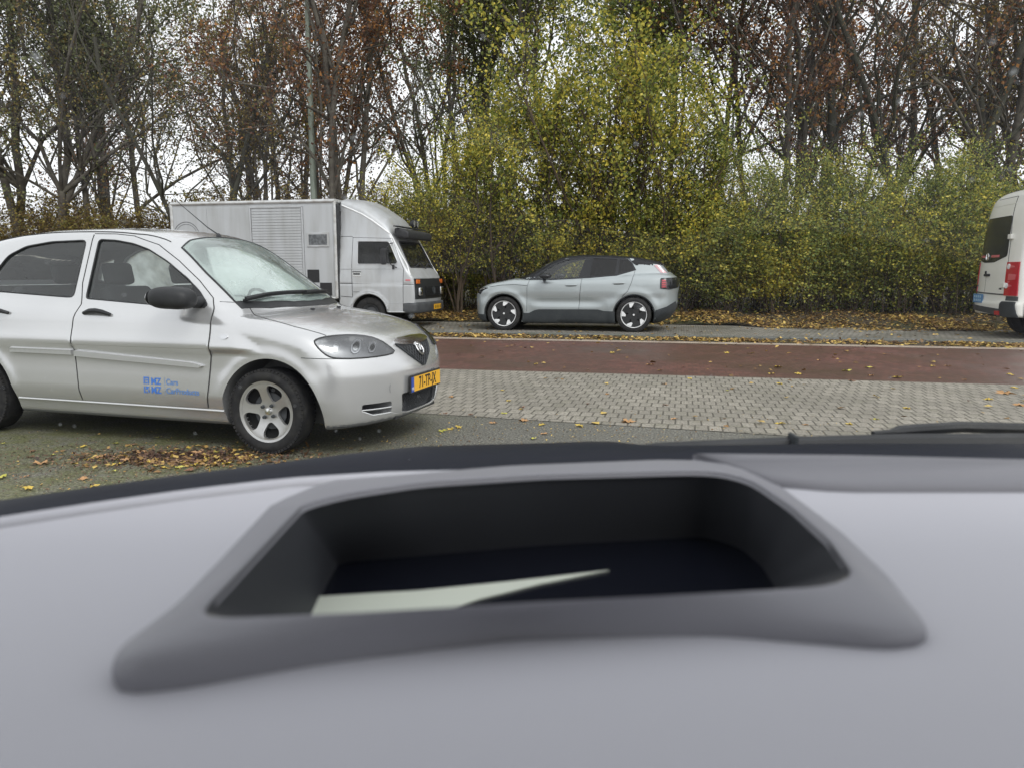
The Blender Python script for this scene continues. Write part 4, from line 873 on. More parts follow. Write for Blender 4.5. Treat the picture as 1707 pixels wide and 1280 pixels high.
def corner_patch(name, F, poly, s, off, m, parent, g=.03, skirt=.01, lat=.65, direction=(-.42, .907)):
    V, T = tri(poly, [], g); P, N = corner_project(F, V, s, lat, direction); n = len(P); T = [t if s < 0 else t[::-1] for t in T]
    top = P + N * off; lw = P + N * (off - skirt); ec = {}
    for t in T:
        for i in range(3): ec.setdefault(frozenset((t[i], t[(i + 1) % 3])), []).append((t[i], t[(i + 1) % 3]))
    f = list(T)
    for e in ec.values():
        if len(e) == 1: a, b = e[0]; f.append((b, a, a + n, b + n))
    used = np.unique([i for q in f for i in q]); mp = {u: i for i, u in enumerate(used)}
    o = mesh_obj(name, np.concatenate([top, lw])[used], [tuple(mp[i] for i in q) for q in f], m, parent, True); NN = np.concatenate([N, N])[used]; nl = []
    for pl in o.data.polygons:
        for vi in pl.vertices: nl.append(tuple(pl.normal) if len(pl.vertices) == 4 else tuple(NN[vi]))
    o.data.normals_split_custom_set(nl); return o
VD = (-.30, .954)   # view direction onto the near front corner
for s in (-1, 1):
    hl = corner_patch('headlight', F_hatch, lampo, s, .001, M['hlamp'], HB, .03, .004, direction=VD)
    c_ = np.mean(lampo, 0); inner = [tuple(c_ + (np.array(p) - c_) * np.array([.90, .80])) for p in lampo]
    corner_patch('lamp_cover', F_hatch, lampo, s, .010, M['lampglass'], hl, .03, .010, direction=VD)
    mb = MB(); P, N = corner_project(F_hatch, dens(lampo, .03), s, direction=VD); mb.tube(list(P + N * .006), .0045, 5, True); mb.build('lamp_rim', M['seam'], hl, True)
    for (cx, cz, r) in ((.475, .735, .026), (.60, .735, .040), (.70, .722, .030)):
        for rad_, off_, mm_ in ((r * 1.2, .003, 'grey'), (r * 1.12, .0045, 'lens'), (r * .82, .006, 'hlamp'), (r * .70, .0075, 'chrome')):
            corner_patch('reflector', F_hatch, [(cx + rad_ * .72 * math.cos(a), cz + rad_ * math.sin(a)) for a in np.linspace(0, 2 * math.pi, 18, endpoint=False)], s, off_, M[mm_], hl, .03, .002, direction=VD)
# grille
gr = patch('grille', F_hatch, grl, 'X', .004, M['black'], HB, .03, skirt=.01)
mb = MB()
for k in np.arange(-.55, .56, .040):
    for sg in (-1, 1):
        seg = [(k + sg * (z - .65), z) for z in np.arange(.556, .728, .012)]; seg = [p for p in seg if inpoly(np.array([p]), grl)[0] and p[1] < .71]
        if len(seg) > 1: line(mb, F_hatch, seg, 'X', .0036, .008, False, 4, .02)
mb.build('grille_mesh', M['grey'], gr, True)
cb = [(-.285, .722), (-.275, .738), (-.20, .752), (0, .757), (.20, .752), (.275, .738), (.285, .722), (.18, .706), (.06, .700), (.045, .690), (-.045, .690), (-.06, .700), (-.18, .706)]
patch('chrome_bar', F_hatch, cb, 'X', .018, M['chrome'], gr, .03, skirt=.02)
mb = MB(); line(mb, F_hatch, [(-.268, .715), (-.18, .640), (-.02, .553), (.02, .553), (.18, .640), (.268, .715)], 'X', .0045, .006, False, 6); mb.build('grille_frame', M['clad'], gr, True)
em = MB(); P, N = project(F_hatch, [(.044 * math.cos(a), .665 + .040 * math.sin(a)) for a in np.linspace(0, 2 * math.pi, 24, endpoint=False)], 'X'); em.tube(list(P + N * .022), .0075, 6, True)
P, N = project(F_hatch, [(-.036, .688), (-.022, .684), (-.008, .668), (0, .655), (.008, .668), (.022, .684), (.036, .688)], 'X'); em.tube(list(P + N * .022), [.003, .005, .006, .007, .006, .005, .003], 6); em.build('emblem', M['chrome'], gr, True)
# lower intake, fog lamp slots
lg = MB(); xx = .765
lg.box((xx - .03, 0, .30), (.02, .70, .20)); inb = lg.build('lower_grille', M['black'], HB)
lg = MB()
for k in np.arange(-.5, .5, .03):
    for sg in (-1, 1):
        seg = [(xx - .012, k + sg * (z - .3), z) for z in (.228, .385)]
        if abs(seg[0][1]) < .31 and abs(seg[1][1]) < .33: lg.tube(seg, .0028, 4)
lg.build('grille_mesh', M['grey'], inb, True)
for s in (-1, 1):
    fb = MB(); fb.box((.46, s * .53, .305), (.06, .25, .10)); fg = fb.build('fog_lamp_recess', M['black'], HB)
    P, N = project(F_hatch, [(s * .42, .302), (s * .50, .303), (s * .58, .304), (s * .635, .306)], 'X'); q = MB(); q.tube(list(P - N * .004), .0055, 6); q.build('slat', M['silver'], fg, True)
mb = MB(); line(mb, F_hatch, [(-.64, .345), (-.64, .30), (-.56, .262), (-.42, .262), (-.33, .235)], 'X', .006, -.004, False, 6); line(mb, F_hatch, [(-.33, .385), (-.30, .245), (-.2, .228), (.2, .228), (.30, .245), (.33, .385)], 'X', .006, -.005, False, 6); mb.build('intake_trim', M['silver'], HB, True)
P, N = project(F_hatch, [(-.44, .435)], 'X'); tp = MB(); tp.tube([P[0] + np.array([.0015 - .006 * math.cos(a) * .9, .026 * math.cos(a), .026 * math.sin(a)]) for a in np.linspace(0, 2 * math.pi, 20, endpoint=False)], .0012, 4, True); tp.build('tow_cover', M['grey'], HB)
# black lip under the bumper
mb = MB(); line(mb, F_hatch, [(-.74, .20), (-.5, .185), (0, .185), (.5, .185), (.74, .20)], 'X', .014, -.012, False, 6); mb.build('bumper_lip', M['clad'], HB, True)
# number plate
XPL = float(project(F_hatch, [(0, .44)], 'X')[0][0, 0]) + .012
pb = MB(); pb.box((XPL, 0, .437), (.016, .535, .128), .004); pl = pb.build('number_plate_holder', M['seam'], HB)
pb = MB(); pb.box((XPL + .009, .018, .437), (.004, .478, .104)); pp = pb.build('number_plate', M['yellow'], HB)
pb = MB(); pb.box((XPL + .009, -.243, .437), (.0042, .040, .104)); pb.build('country_strip', M['blue'], pp)
textmesh('71-TP-JX', .118, M['ink'], pp, 'plate_text', lambda a, b, c: Vector((XPL + .012 + c, a + .018, .437 + b - .002)), .0008, sx=.72, bold=.0015)
textmesh('NL', .03, M['white'], pp, 'plate_country_text', lambda a, b, c: Vector((XPL + .012 + c, a - .243, .408 + b)), .0006)
# windscreen, rear window, wipers
patch('windscreen', F_hatch, ws, 'Z', .004, M['mglass'], HB, .05, skirt=.006)
mb = MB(); line(mb, F_hatch, ws, 'Z', .008, .001, True, 6); mb.build('windscreen_seal', M['black'], HB, True)
patch('rear_window', F_hatch, cutcorner(rwin, .05), '-X', .002, M['sglass'], HB, .05, skirt=.006)
cw = patch('cowl', F_hatch, [(-.335, -.645), (-.225, -.455), (-.15, -.2), (-.135, 0), (-.15, .2), (-.225, .455), (-.335, .645), (-.275, .65), (-.165, .46), (-.09, .2), (-.08, 0), (-.09, -.2), (-.165, -.46), (-.275, -.65)], 'Z', .005, M['black'], HB, .04)
for pts in ([(-.30, -.60), (-.27, -.50), (-.245, -.38), (-.22, -.25), (-.205, -.12), (-.20, 0), (-.20, .08)], [(-.19, -.02), (-.20, .12), (-.215, .25), (-.245, .38), (-.285, .52)]):
    P, N = project(F_hatch, pts, 'Z'); n_ = len(pts); q = MB(); q.tube(list(P + N * .022), [.010] + [.011] * (n_ - 2) + [.005], 6); q.tube(list(P[:-1] + N[:-1] * .036 + np.array([.014, 0, .004])), [.014, .013] + [.009] * (n_ - 3), 6); q.build('wiper', M['black'], HB, True)
for yy in (-.18, .2): P, N = project(F_hatch, [(-.0, yy)], 'Z'); q = MB(); q.box(tuple(P[0] + N[0] * .006), (.03, .022, .014), .004); q.build('washer_nozzle', M['black'], HB)
# aerial
P, N = project(F_hatch, [(-.94, 0)], 'Z'); b0 = P[0]; q = MB(); q.lathe([(0, .028), (.010, .024), (.022, .004), (.026, 0)], 14, tuple(b0), 'z'); d = Vector((-.80, 0, .60)).normalized(); q.tube([Vector(b0) + Vector((0, 0, .015)), Vector(b0) + d * .12, Vector(b0) + d * .52], [.006, .0045, .002], 6); q.build('aerial', M['black'], HB, True)
mb = MB(); line(mb, F_hatch, [(-2.7, -.50), (-2.0, -.535), (-1.2, -.555), (-.93, -.545)], 'Z', .004, .001, False, 5); line(mb, F_hatch, [(-2.7, .50), (-2.0, .535), (-1.2, .555), (-.93, .545)], 'Z', .004, .001, False, 5); mb.build('roof_gutter', M['seam'], HB, True)
# tail lamps, rear plate (out of the picture)
for s in (-1, 1): patch('tail_light', F_hatch, cutcorner([(s * .56, .80), (s * .68, .80), (s * .66, 1.0), (s * .56, 1.0)][::(1 if s > 0 else -1)], .03), '-X', .006, M['red'], HB, .04)
# lettering on the front door
def door_xf(x0, z0, sc=1.0):
    def f(a, b, c):
        P, N = project(F_hatch, [(x0 + a, z0 + b)], 'L'); return Vector(P[0] + N[0] * (.0050 + c * .4))
    return f
fdo = [o for o in S.objects if o.parent is HB and o.name.startswith('door')][0]
for z0_, w2 in ((.467, 'Cars'), (.405, 'CarProducts')):
    textmesh('MZ', .066, M['decal'], fdo, 'lettering', door_xf(-.925, z0_), .0006, 'LEFT', .92, .0016)
    textmesh(w2, .057, M['decal2'], fdo, 'lettering', door_xf(-.795, z0_), .0006, 'LEFT', .95, .0008)
def rectd(x, z, w_, h_, mm): P, N = project(F_hatch, [(x, z), (x + w_, z), (x + w_, z + h_), (x, z + h_)], 'L'); mesh_obj('lettering', P + N * .0052, [(0, 1, 2, 3)], mm, fdo, False)
for (x, z, w_, h_) in ((-.988, .447, .010, .048), (-.988, .488, .046, .009), (-.952, .447, .010, .048), (-.972, .470, .014, .010), (-.972, .448, .014, .012), (-.988, .384, .010, .046), (-.970, .410, .018, .020), (-.972, .384, .012, .010), (-.950, .388, .010, .022), (-.952, .420, .010, .010)): rectd(x, z, w_, h_, M['decal'])
rectd(-.808, .375, .0025, .125, M['decal2'])
seats(HB, [(-1.25, -.36), (-1.25, .36)], M['seat'], .48); seats(HB, [(-2.15, 0)], M['seat'], .48, 1.2)
mb = MB(); mb.box((-.52, 0, .80), (.42, 1.36, .26), .08); mb.build('dashboard', M['seatp'], HB, True); swheel(HB, (-.80, .36, .93), .18, -.45, M['black'])
mb = MB(); mb.box((-1.7, 0, .36), (2.3, 1.3, .06)); mb.build('floor_pan', M['dark'], HB)
for x in (.0, -2.61):
    for s in (-1, 1): wheel(HB, x, s * .735, .293, .180, s, 'hatch', .205, -8 if x == 0 else 33)
# ------------------------------------------------------------ grey electric crossover
eo = gpx(842.6, 553.5); c0 = ROAD - R(.1)
EX = empty('crossover_car', (eo[0] + .9 * math.sin(c0), eo[1] + .9 * math.cos(c0), .03), -c0, 'pale grey crossover with black roof and dark wheels, parked side-on below the hedge', 'car')
XP = 4.2; XM = -1.6
eW = spl([.1, .2, .3, .42, .55, .68, .80, .95, 1.05, 1.15, 1.3], [.80, .855, .875, .885, .895, .89, .905, .90, .875, .82, .74])
eT = spl([-1.0, -.78, -.70, -.62, -.45, -.15, .2, .5, 1.2, 2.0, 2.7, 3.1, 3.35, 3.5, 3.7], [.5, .68, .80, .885, .965, 1.03, 1.085, 1.08, 1.09, 1.12, 1.19, 1.20, 1.17, 1.12, 1.0])
eG = spl([-.2, .13, .40, .60, .86, 1.14, 1.5, 1.92, 2.4, 2.8, 3.17, 3.3], [.82, 1.06, 1.20, 1.31, 1.44, 1.525, 1.568, 1.565, 1.54, 1.49, 1.42, 1.39])
eF = spl([.1, .2, .3, .45, .6, .8, .95], [-.55, -.68, -.74, -.755, -.765, -.75, -.60])
eR = spl([.15, .27, .47, .6, .7, .96, 1.1, 1.17, 1.3], [3.15, 3.34, 3.50, 3.52, 3.52, 3.545, 3.53, 3.50, 3.38])
def F_ex(x, y, z):
    a = np.abs(y); ra = np.hypot(x + .04, z - .345); rb = np.hypot(x - 2.66, z - .345)
    fl = .02 * (np.exp(-((ra - .47) / .06)**2) + np.exp(-((rb - .47) / .07)**2)) * (z > .1)
    dent = .030 * np.exp(-(np.clip(np.abs(z - .60) - .02, 0, 9) / .055)**2) * np.clip((x - .5) * 4, 0, 1) * np.clip((2.1 - x) * 3, 0, 1)
    side = a - (eW(z) + fl - dent - .05 * np.clip((-x) / .75, 0, 1)**2 - .06 * np.clip((x - 2.9) / .6, 0, 1)**2)
    top = (z - (eT(x) - .03 * (a / .8)**2.5)) * .95
    fr = ((eF(z) + .26 * (a / .9)**3.2) - x) * .9; re = (x - (eR(z) - .24 * (a / .88)**3)) * .9
    lo = smax(smax(smax(smax(side, top, .09), fr, .09), re, .09), .17 - z, .04)
    g1 = a - (.80 - .36 * (z - 1.05) - .10 * np.clip((x - 1.8) / 1.5, 0, 1)**2); g2 = (z - (eG(x - .14 * (a / .7)**2.2 * np.clip((1.5 - x) / .8, 0, 1)) - .03 * (a / .6)**2.5)) * .85
    g3 = (x - (3.44 - .9 * np.clip(z - 1.13, 0, 1) + .0 - .12 * (a / .7)**2.5)) * .75
    g3 = np.minimum(g3, 1e3); gh = smax(smax(smax(g1, g2, .05), g3, .05), .8 - z, .05)
    return smin(lo, gh, .03)
eg1 = cutcorner([(.62, 1.075), (.74, 1.18), (.98, 1.345), (1.20, 1.43), (1.36, 1.465), (1.635, 1.483), (1.52, 1.105), (.90, 1.07)], .02, 3)
eg2 = cutcorner([(1.80, 1.488), (2.29, 1.468), (2.26, 1.155), (1.74, 1.115)], .02, 3)
eg3 = cutcorner([(2.34, 1.462), (2.50, 1.445), (2.58, 1.37), (2.63, 1.26), (2.32, 1.175)], .02, 3)
earea = [(.46, 1.045), (.70, 1.215), (.96, 1.38), (1.22, 1.475), (1.40, 1.505), (1.70, 1.522), (2.1, 1.513), (2.50, 1.478), (2.60, 1.39), (2.68, 1.25), (2.29, 1.135), (1.71, 1.085), (.95, 1.045)]
ews = [(.30, -.66), (.18, -.45), (.11, 0), (.18, .45), (.30, .66), (.70, .60), (1.10, .53), (1.00, .3), (.99, 0), (1.00, -.3), (1.10, -.53), (.70, -.60)]
erw = [(-.50, 1.21), (-.44, 1.35), (.44, 1.35), (.50, 1.21)]
Fin = lambda x, y, z: smax(smax(smax(F_ex(x, y, z) + .045, .45 - z, .04), (.35 + .5 * np.clip(.95 - z, 0, 1)) - x, .05), x - 3.3, .03)
cuts = [net_obj(Fin, (.2, -.95, .4), (3.45, .95, 1.62), .045)] + [prism_cut(p, 'y', -1.2, 1.2) for p in (eg1, eg2, eg3)] + [prism_cut([(p[0] + .0, p[1] * .95) for p in ews], 'z', 1.0, 1.7)]
for x in (-.04, 2.66):
    for s in (-1, 1): cuts.append(cyl_cut(x, .345, .405, s * 1.1, s * .55))
cladf = lambda c, n: (c[:, 2] < .40) | (((c[:, 0] > 2.9) & (c[:, 2] < .44 + .4 * (c[:, 0] - 3.1).clip(0))) & (c[:, 2] < .62)) | ((c[:, 0] < -.3) & (c[:, 2] < .30)) 
outs = shell('body', F_ex, (-.9, -1.0, .1), (3.65, 1.0, 1.62), .03, cuts, (M['blueg'], M['dark']), EX, darkf=lambda c, n: (c[:, 2] < .4) & (n[:, 2] < -.55),
    regions=[('roof', lambda c, n: (c[:, 2] > 1.10) & (F_ex(*c.T) > -.02) & ((c[:, 2] > 1.49) | (c[:, 0] < 1.2) | ((c[:, 0] > 2.62) & (c[:, 2] > 1.36)))), ('bonnet', lambda c, n: (c[:, 0] < .42) & (c[:, 2] > .90) & (n[:, 2] > .45) & (np.abs(c[:, 1]) < .72) & (F_ex(*c.T) > -.02))])
if outs[1]: outs[1].data.materials[0] = M['roofb']
clfr = [(-.43, .16), (-.43, .30), (-.44, .45), (-.41, .50), (-.36, .49), (-.335, .345), (-.345, .2)]
for side, mode in ((-1, 'L'), (1, 'Rr')):
    fr_ = patch('window_surround', F_ex, earea, mode, .003, M['gloss'], EX, .06, holes=[eg1, eg2, eg3], skirt=.006)
    for g_, mm in ((eg1, 'sglass'), (eg2, 'dglass'), (eg3, 'dglass')): patch('window', F_ex, g_, mode, -.004, M[mm], EX, .07, skirt=.002)
    # black roof rail band and rear quarter
    patch('roof_edge', F_ex, [(.25, 1.085), (.55, 1.265), (.84, 1.425), (1.14, 1.525), (1.5, 1.555), (2.1, 1.545), (2.6, 1.49), (3.05, 1.40), (3.0, 1.365), (2.64, 1.365), (2.60, 1.395), (2.51, 1.482), (2.1, 1.518), (1.70, 1.527), (1.40, 1.509), (1.21, 1.478), (.95, 1.384), (.69, 1.218), (.44, 1.046)], mode, .005, M['roofb'], EX, .06, skirt=.02)
    d1 = patch('door', F_ex, [(.50, 1.035), (.46, .90), (.455, .45), (.62, .45), (1.535, .45), (1.555, .76), (1.585, 1.072), (.95, 1.038)], mode, .003, M['blueg'], EX, .06)
    d2 = patch('door', F_ex, [(1.545, .45), (1.567, .76), (1.597, 1.075), (1.71, 1.078), (2.29, 1.128), (2.655, 1.235), (2.60, 1.0), (2.53, .83), (2.36, .68), (2.24, .50), (2.21, .45)], mode, .003, M['blueg'], EX, .06)
    sl_ = MB(); 
    for pts in ([(.50, 1.035), (.46, .90), (.455, .40)], [(1.54, .22), (1.54, .45), (1.561, .76), (1.591, 1.09)], [(2.655, 1.235), (2.60, 1.0), (2.53, .83), (2.42, .72)], [(.46, .93), (.2, .955), (-.1, .94), (-.35, .90)]): line(sl_, F_ex, pts, mode, .0045, .001)
    sl_.build('panel_gap', M['seam'], EX, True)
    lc = MB(); line(lc, F_ex, [(.62, .675), (1.5, .70), (2.1, .735)], mode, .006, -.002); lc.build('door_crease', M['blueg'], d1, True)
    patch('side_cladding', F_ex, [(.36, .17), (.375, .37), (.50, .37), (.62, .43), (.70, .445), (1.5, .455), (1.93, .455), (2.05, .425), (2.27, .42), (2.28, .19)], mode, .014, M['clad'], EX, .06, skirt=.03)
    patch('rear_cladding', F_ex, [(3.10, .235), (3.08, .36), (3.09, .45), (3.30, .52), (3.47, .62), (3.51, .52), (3.40, .30), (3.30, .24)], mode, .012, M['clad'], EX, .05, skirt=.03)
    patch('front_cladding', F_ex, [(-.44, .20), (-.43, .33), (-.62, .33), (-.735, .35), (-.74, .28), (-.68, .20)], mode, .012, M['clad'], EX, .05, skirt=.03)
    for cx in (-.04, 2.66):
        aa = MB(); P = [(cx + .417 * math.cos(a), .345 + .417 * math.sin(a)) for a in np.linspace(-.35, math.pi + .35, 26)]; line(aa, F_ex, P, mode, .014, -.004, False, 6); aa.build('arch_trim', M['clad'], EX, True)
    for (xa, dr, z_) in ((1.38, d1, .945), (2.35, d2, .985)):
        P, N = project(F_ex, [(xa + k, z_ + k * .03) for k in (-.12, -.06, 0, .06, .12)], mode); hb = MB(); hb.tube(list(P + N * np.array([[.002], [.012], [.014], [.012], [.002]])), [.012, .014, .014, .014, .012], 8); hb.build('handle', M['blueg'], dr, True); hb = MB(); P, N = project(F_ex, [(xa + k, z_ - .015 + k * .03) for k in (-.1, 0, .1)], mode); hb.tube(list(P + N * .003), [.008, .012, .008], 6); hb.build('handle_recess', M['seam'], dr, True)
    Fm = lambda x, y, z: (np.sqrt(((x - .86) / .13)**2 + ((y - side * 1.0) / .10)**2 + ((z - 1.125) / .065)**2) - 1) * .06
    P_, Q_ = nets(Fm, (.68, side * 1.0 - .12, 1.04), (1.02, side * 1.0 + .12, 1.22), .02); mm_ = mesh_obj('wing_mirror', P_, Q_, M['gloss'], EX)
    mb = MB(); mb.tube([(.84, side * 1.0, 1.08), (.83, side * .93, 1.03), (.82, side * .87, 1.03)], [.05, .035, .03], 8); mb.build('mirror_arm', M['gloss'], mm_, True)
    tl = patch('tail_light', F_ex, cutcorner([(3.17, 1.085), (3.17, .88), (3.345, .865), (3.52, .90), (3.54, 1.10), (3.34, 1.095)], .02, 3), mode, .010, M['gloss'], EX, .05)
    patch('lens', F_ex, [(3.19, 1.06), (3.19, .90), (3.30, .89), (3.30, 1.0), (3.26, 1.06)], mode, .014, M['dred'], tl, .05)
    for k in range(4): patch('lens', F_ex, [(3.205, .905 + k * .04), (3.205, .928 + k * .04), (3.27, .928 + k * .04), (3.27, .905 + k * .04)], mode, .018, M['red'], tl, .05)
    tu = patch('upper_tail_light', F_ex, [(3.03, 1.345), (3.11, 1.355), (3.29, 1.19), (3.17, 1.195)], mode, .008, mat('pale_lamp', (.55, .34, .36), .15, 0, .6), EX, .05)
    hd = patch('headlight', F_ex, cutcorner([(-.66, .78), (-.64, .855), (-.50, .885), (-.36, .885), (-.50, .82), (-.55, .75)], .02, 3), mode, .006, M['gloss'], EX, .04)
    patch('running_light', F_ex, [(-.62, .83), (-.60, .85), (-.45, .872), (-.45, .860), (-.58, .835)], mode, .010, M['lens'], hd, .04)
    patch('charge_flap' if side < 0 else 'panel', F_ex, cutcorner([(2.68, 1.10), (2.68, .94), (2.93, .92), (2.95, 1.09)], .04, 3), mode, .003, M['blueg'], EX, .05)
patch('windscreen', F_ex, ews, 'Z', .004, M['tglass'], EX, .07, skirt=.006)
mb = MB(); mb.box((3.06, 0, 1.385), (.30, 1.12, .028), .012, (0, R(12), 0)); mb.build('roof_spoiler', M['roofb'], EX, True)
patch('rear_window', F_ex, erw, 'X', .006, M['gloss'], EX, .07); patch('front_panel', F_ex, cutcorner([(-.45, .56), (-.45, .80), (.45, .80), (.45, .56)], .05), '-X', .004, M['blueg'], EX, .07)
patch('lower_grille', F_ex, cutcorner([(-.62, .26), (-.62, .42), (.62, .42), (.62, .26)], .05), '-X', .006, M['black'], EX, .07)
mb = MB(); mb.box((.6, 0, .82), (.5, 1.4, .3), .08); mb.build('dashboard', M['seatp'], EX, True); seats(EX, [(1.45, -.38), (1.45, .38)], M['seat'], .5, .5, -1); seats(EX, [(2.3, 0)], M['seat'], .5, 1.25, -1); swheel(EX, (.95, -.38, .98), .18, .4, M['black'])
mb = MB(); mb.box((1.35, 0, .30), (3.2, 1.4, .18)); mb.build('underbody', M['dark'], EX)
mb = MB(); mb.lathe([(0, .04), (.006, .04), (.012, 0)], 8, (2.55, 0, 1.535), 'z'); mb.build('aerial', M['black'], EX)
for x in (-.04, 2.66):
    for s in (-1, 1): wheel(EX, x, s * .785, .352, .225, s, 'aero', .262, 8 if x < 0 else -14)
# ------------------------------------------------------------ box truck
TH = R(12.3); nx = Vector((math.sin(TH), math.cos(TH), 0)); TK = empty('box_truck', (-.1375 + nx.x, 16.165 + nx.y, .0), -TH, 'old silver box truck with roof fairing and black checker squares, behind the hatchback', 'truck')
XP = 0.0; XM = -9
tW = spl([.2, .35, .6, .97, 1.31, 1.9, 2.05, 2.4, 2.8], [.95, .99, 1.0, 1.005, .985, .90, .87, .83, .80])
tF = spl([.2, .4, .6, .72, .97, 1.10, 1.20, 1.31, 1.60, 1.93, 2.08, 2.4], [-1.96, -1.93, -1.92, -1.915, -1.925, -1.94, -2.0, -2.08, -2.24, -2.42, -2.50, -2.6])
tT = spl([-3.85, -3.72, -3.5, -3.22, -2.99, -2.75, -2.57, -2.48, -2.3], [2.74, 2.73, 2.66, 2.54, 2.40, 2.24, 2.11, 2.03, 1.9])
def F_tr(x, y, z):
    a = np.abs(y); rr_ = np.hypot(x + 3.04, z - .36)
    side = (a - (tW(z) + .014 * np.exp(-((rr_ - .45) / .03)**2) - .05 * np.clip((x + 2.5) / .6, 0, 1)**2 - .006 * np.exp(-((z - .985) / .012)**2)))
    fr = (x - (tF(z) - .10 * (a / .95)**2.5)) * .85; up = .23 * np.clip(1 - (a / .84)**4, 0, 1) * np.clip((-x - 2.42) / .3, 0, 1) * (1 - .45 * np.clip((-x - 3.3) / .4, 0, 1))
    top = (z - (tT(x) + up)) * .8
    return smax(smax(smax(smax(side, fr, .06), top, .05), -x - 3.74, .02), .36 - z, .03)
tw = cutcorner([(-3.31, 1.905), (-2.60, 1.895), (-2.545, 1.81), (-2.375, 1.455), (-2.41, 1.405), (-3.30, 1.405)], .045, 4)
tws = cutcorner([(-.70, 1.90), (-.80, 1.34), (.80, 1.34), (.70, 1.90)], .06, 4)
Fin = lambda x, y, z: smax(smax(smax(F_tr(x, y, z) + .06, .9 - z, .04), z - 1.98, .04), x + 2.0, .05)
cuts = [net_obj(Fin, (-3.8, -1, .8), (-1.9, 1, 2.1), .06), prism_cut(tw, 'y', -1.2, 1.2), prism_cut(tws, 'x', -2.7, -1.8)]
for s in (-1, 1): cuts.append(cyl_cut(-3.04, .36, .405, s * 1.2, s * .6))
shell('cab', F_tr, (-3.85, -1.1, .25), (-1.8, 1.1, 2.95), .035, cuts, (M['truckp'], M['dark']), TK, darkf=lambda c, n: (c[:, 2] < .45) & (n[:, 2] < -.55),
      regions=[('roof_fairing', lambda c, n: (c[:, 2] > 1.99))])
for side, mode in ((-1, 'L'), (1, 'Rr')):
    dr = patch('door', F_tr, [(-3.42, 1.985), (-2.53, 1.955), (-2.245, 1.31), (-2.255, .97), (-2.265, .40), (-2.60, .40), (-2.64, .55), (-2.72, .68), (-2.85, .79), (-3.04, .83), (-3.2, .81), (-3.40, .80), (-3.43, 1.29)], mode, .004, M['truckp'], TK, .06, holes=[tw])
    patch('window', F_tr, tw, mode, -.012, M['tglass'], dr, .08, skirt=.002)
    sm_ = MB(); line(sm_, F_tr, [(-3.42, 1.985), (-2.53, 1.955), (-2.245, 1.31), (-2.255, .97), (-2.265, .40)], mode, .006, .001); line(sm_, F_tr, [(-3.42, 1.985), (-3.43, 1.29), (-3.42, .70), (-3.70, .72)], mode, .006, .001); line(sm_, F_tr, [(-3.70, 1.0), (-2.0, .975)], mode, .006, .003); line(sm_, F_tr, [(-3.70, 2.01), (-3.45, 2.01), (-3.42, 1.985)], mode, .005, .001); line(sm_, F_tr, [(-3.40, .815), (-3.25, .815)], mode, .004, .003); sm_.build('panel_gap', M['seam'], TK, True)
    rb = MB(); line(rb, F_tr, [(-3.68, 1.312), (-2.25, 1.312)], mode, .011, .0); line(rb, F_tr, [(-2.62, .585), (-2.03, .592)], mode, .009, .0)
    line(rb, F_tr, [(-3.04 + .432 * math.cos(a), .36 + .425 * math.sin(a)) for a in np.linspace(.2, 2.7, 20)], mode, .022, -.004, False, 8); line(rb, F_tr, [(-2.60, .39), (-2.04, .39)], mode, .016, 0); line(rb, F_tr, tw, mode, .012, .0, True, 6); rb.build('body_ridge', M['truckp'], TK, True)
    rb = MB(); line(rb, F_tr, [(-3.70, 2.68), (-3.5, 2.60), (-3.22, 2.48), (-2.99, 2.345), (-2.75, 2.18), (-2.57, 2.05), (-2.50, 1.93), (-2.22, 1.42), (-2.10, 1.18)], mode, .020, -.006, False, 8); rb.build('fairing_edge', M['white'], TK, True)
    hb = MB(); P, N = project(F_tr, [(-3.31, 1.19)], mode); p = P[0]; hb.box((p[0], p[1], p[2]), (.19, .03, .10), .006); hh = hb.build('handle', M['chrome'], dr); hb = MB(); hb.box((p[0], p[1] + side * .012, p[2] + .01), (.15, .03, .035), .006); hb.box((p[0], p[1] + side * .012, p[2] + .055), (.19, .012, .02)); hb.build('latch', M['black'], hh)
    mb = MB(); mb.box((-2.62, side * 1.16, 1.57), (.13, .05, .34), .03); mi = mb.build('wing_mirror', M['black'], TK, True); mb = MB(); mb.tube([(-2.50, side * .92, 1.86), (-2.49, side * 1.10, 1.84), (-2.56, side * 1.14, 1.74), (-2.52, side * 1.14, 1.45), (-2.44, side * 1.08, 1.36), (-2.40, side * .99, 1.34)], .013, 6); mb.tube([(-2.47, side * .98, 1.40), (-2.47, side * .98, 1.30)], .03, 6); mb.build('mirror_arm', M['black'], mi, True)
    patch('wing_indicator', F_tr, cutcorner([(-2.20, 1.055), (-2.20, 1.085), (-2.09, 1.085), (-2.09, 1.055)], .012, 2), mode, .01, M['pink'], TK, .05)
    # front lamps
    x_ = lambda z, y: float(project(F_tr, [(y, z)], 'X')[0][0, 0])
    hb = MB(); hb.box((x_(.82, side * .74) + .020, side * .74, .82), (.05, .19, .17), .02); hl = hb.build('headlight', M['lens'], TK, True)
    hb = MB(); hb.lathe([(0, .02), (.05, .016), (.075, 0)], 20, (x_(.82, side * .74) + .045, side * .74, .82), 'x'); hb.build('reflector', M['chrome'], hl, True)
    hb = MB(); hb.box((x_(1.03, side * .80) + .012, side * .80, 1.035), (.03, .20, .09), .01); hb.build('indicator', M['orange'], TK)
patch('front_panel', F_tr, [(-.93, .66), (-.93, 1.10), (.93, 1.10), (.93, .66)], 'X', .006, mat('grille_panel', (.02, .022, .024), .5), TK, .08)
gm = MB()
for k in range(7): gm.box((x_(.74 + k * .032, 0) + .014, 0, .735 + k * .032), (.02, 1.02, .012))
for k in range(15): gm.box((x_(.83, 0) + .012, -.49 + k * .07, .83), (.014, .008, .21))
g2_ = gm.build('grille', M['black'], TK)
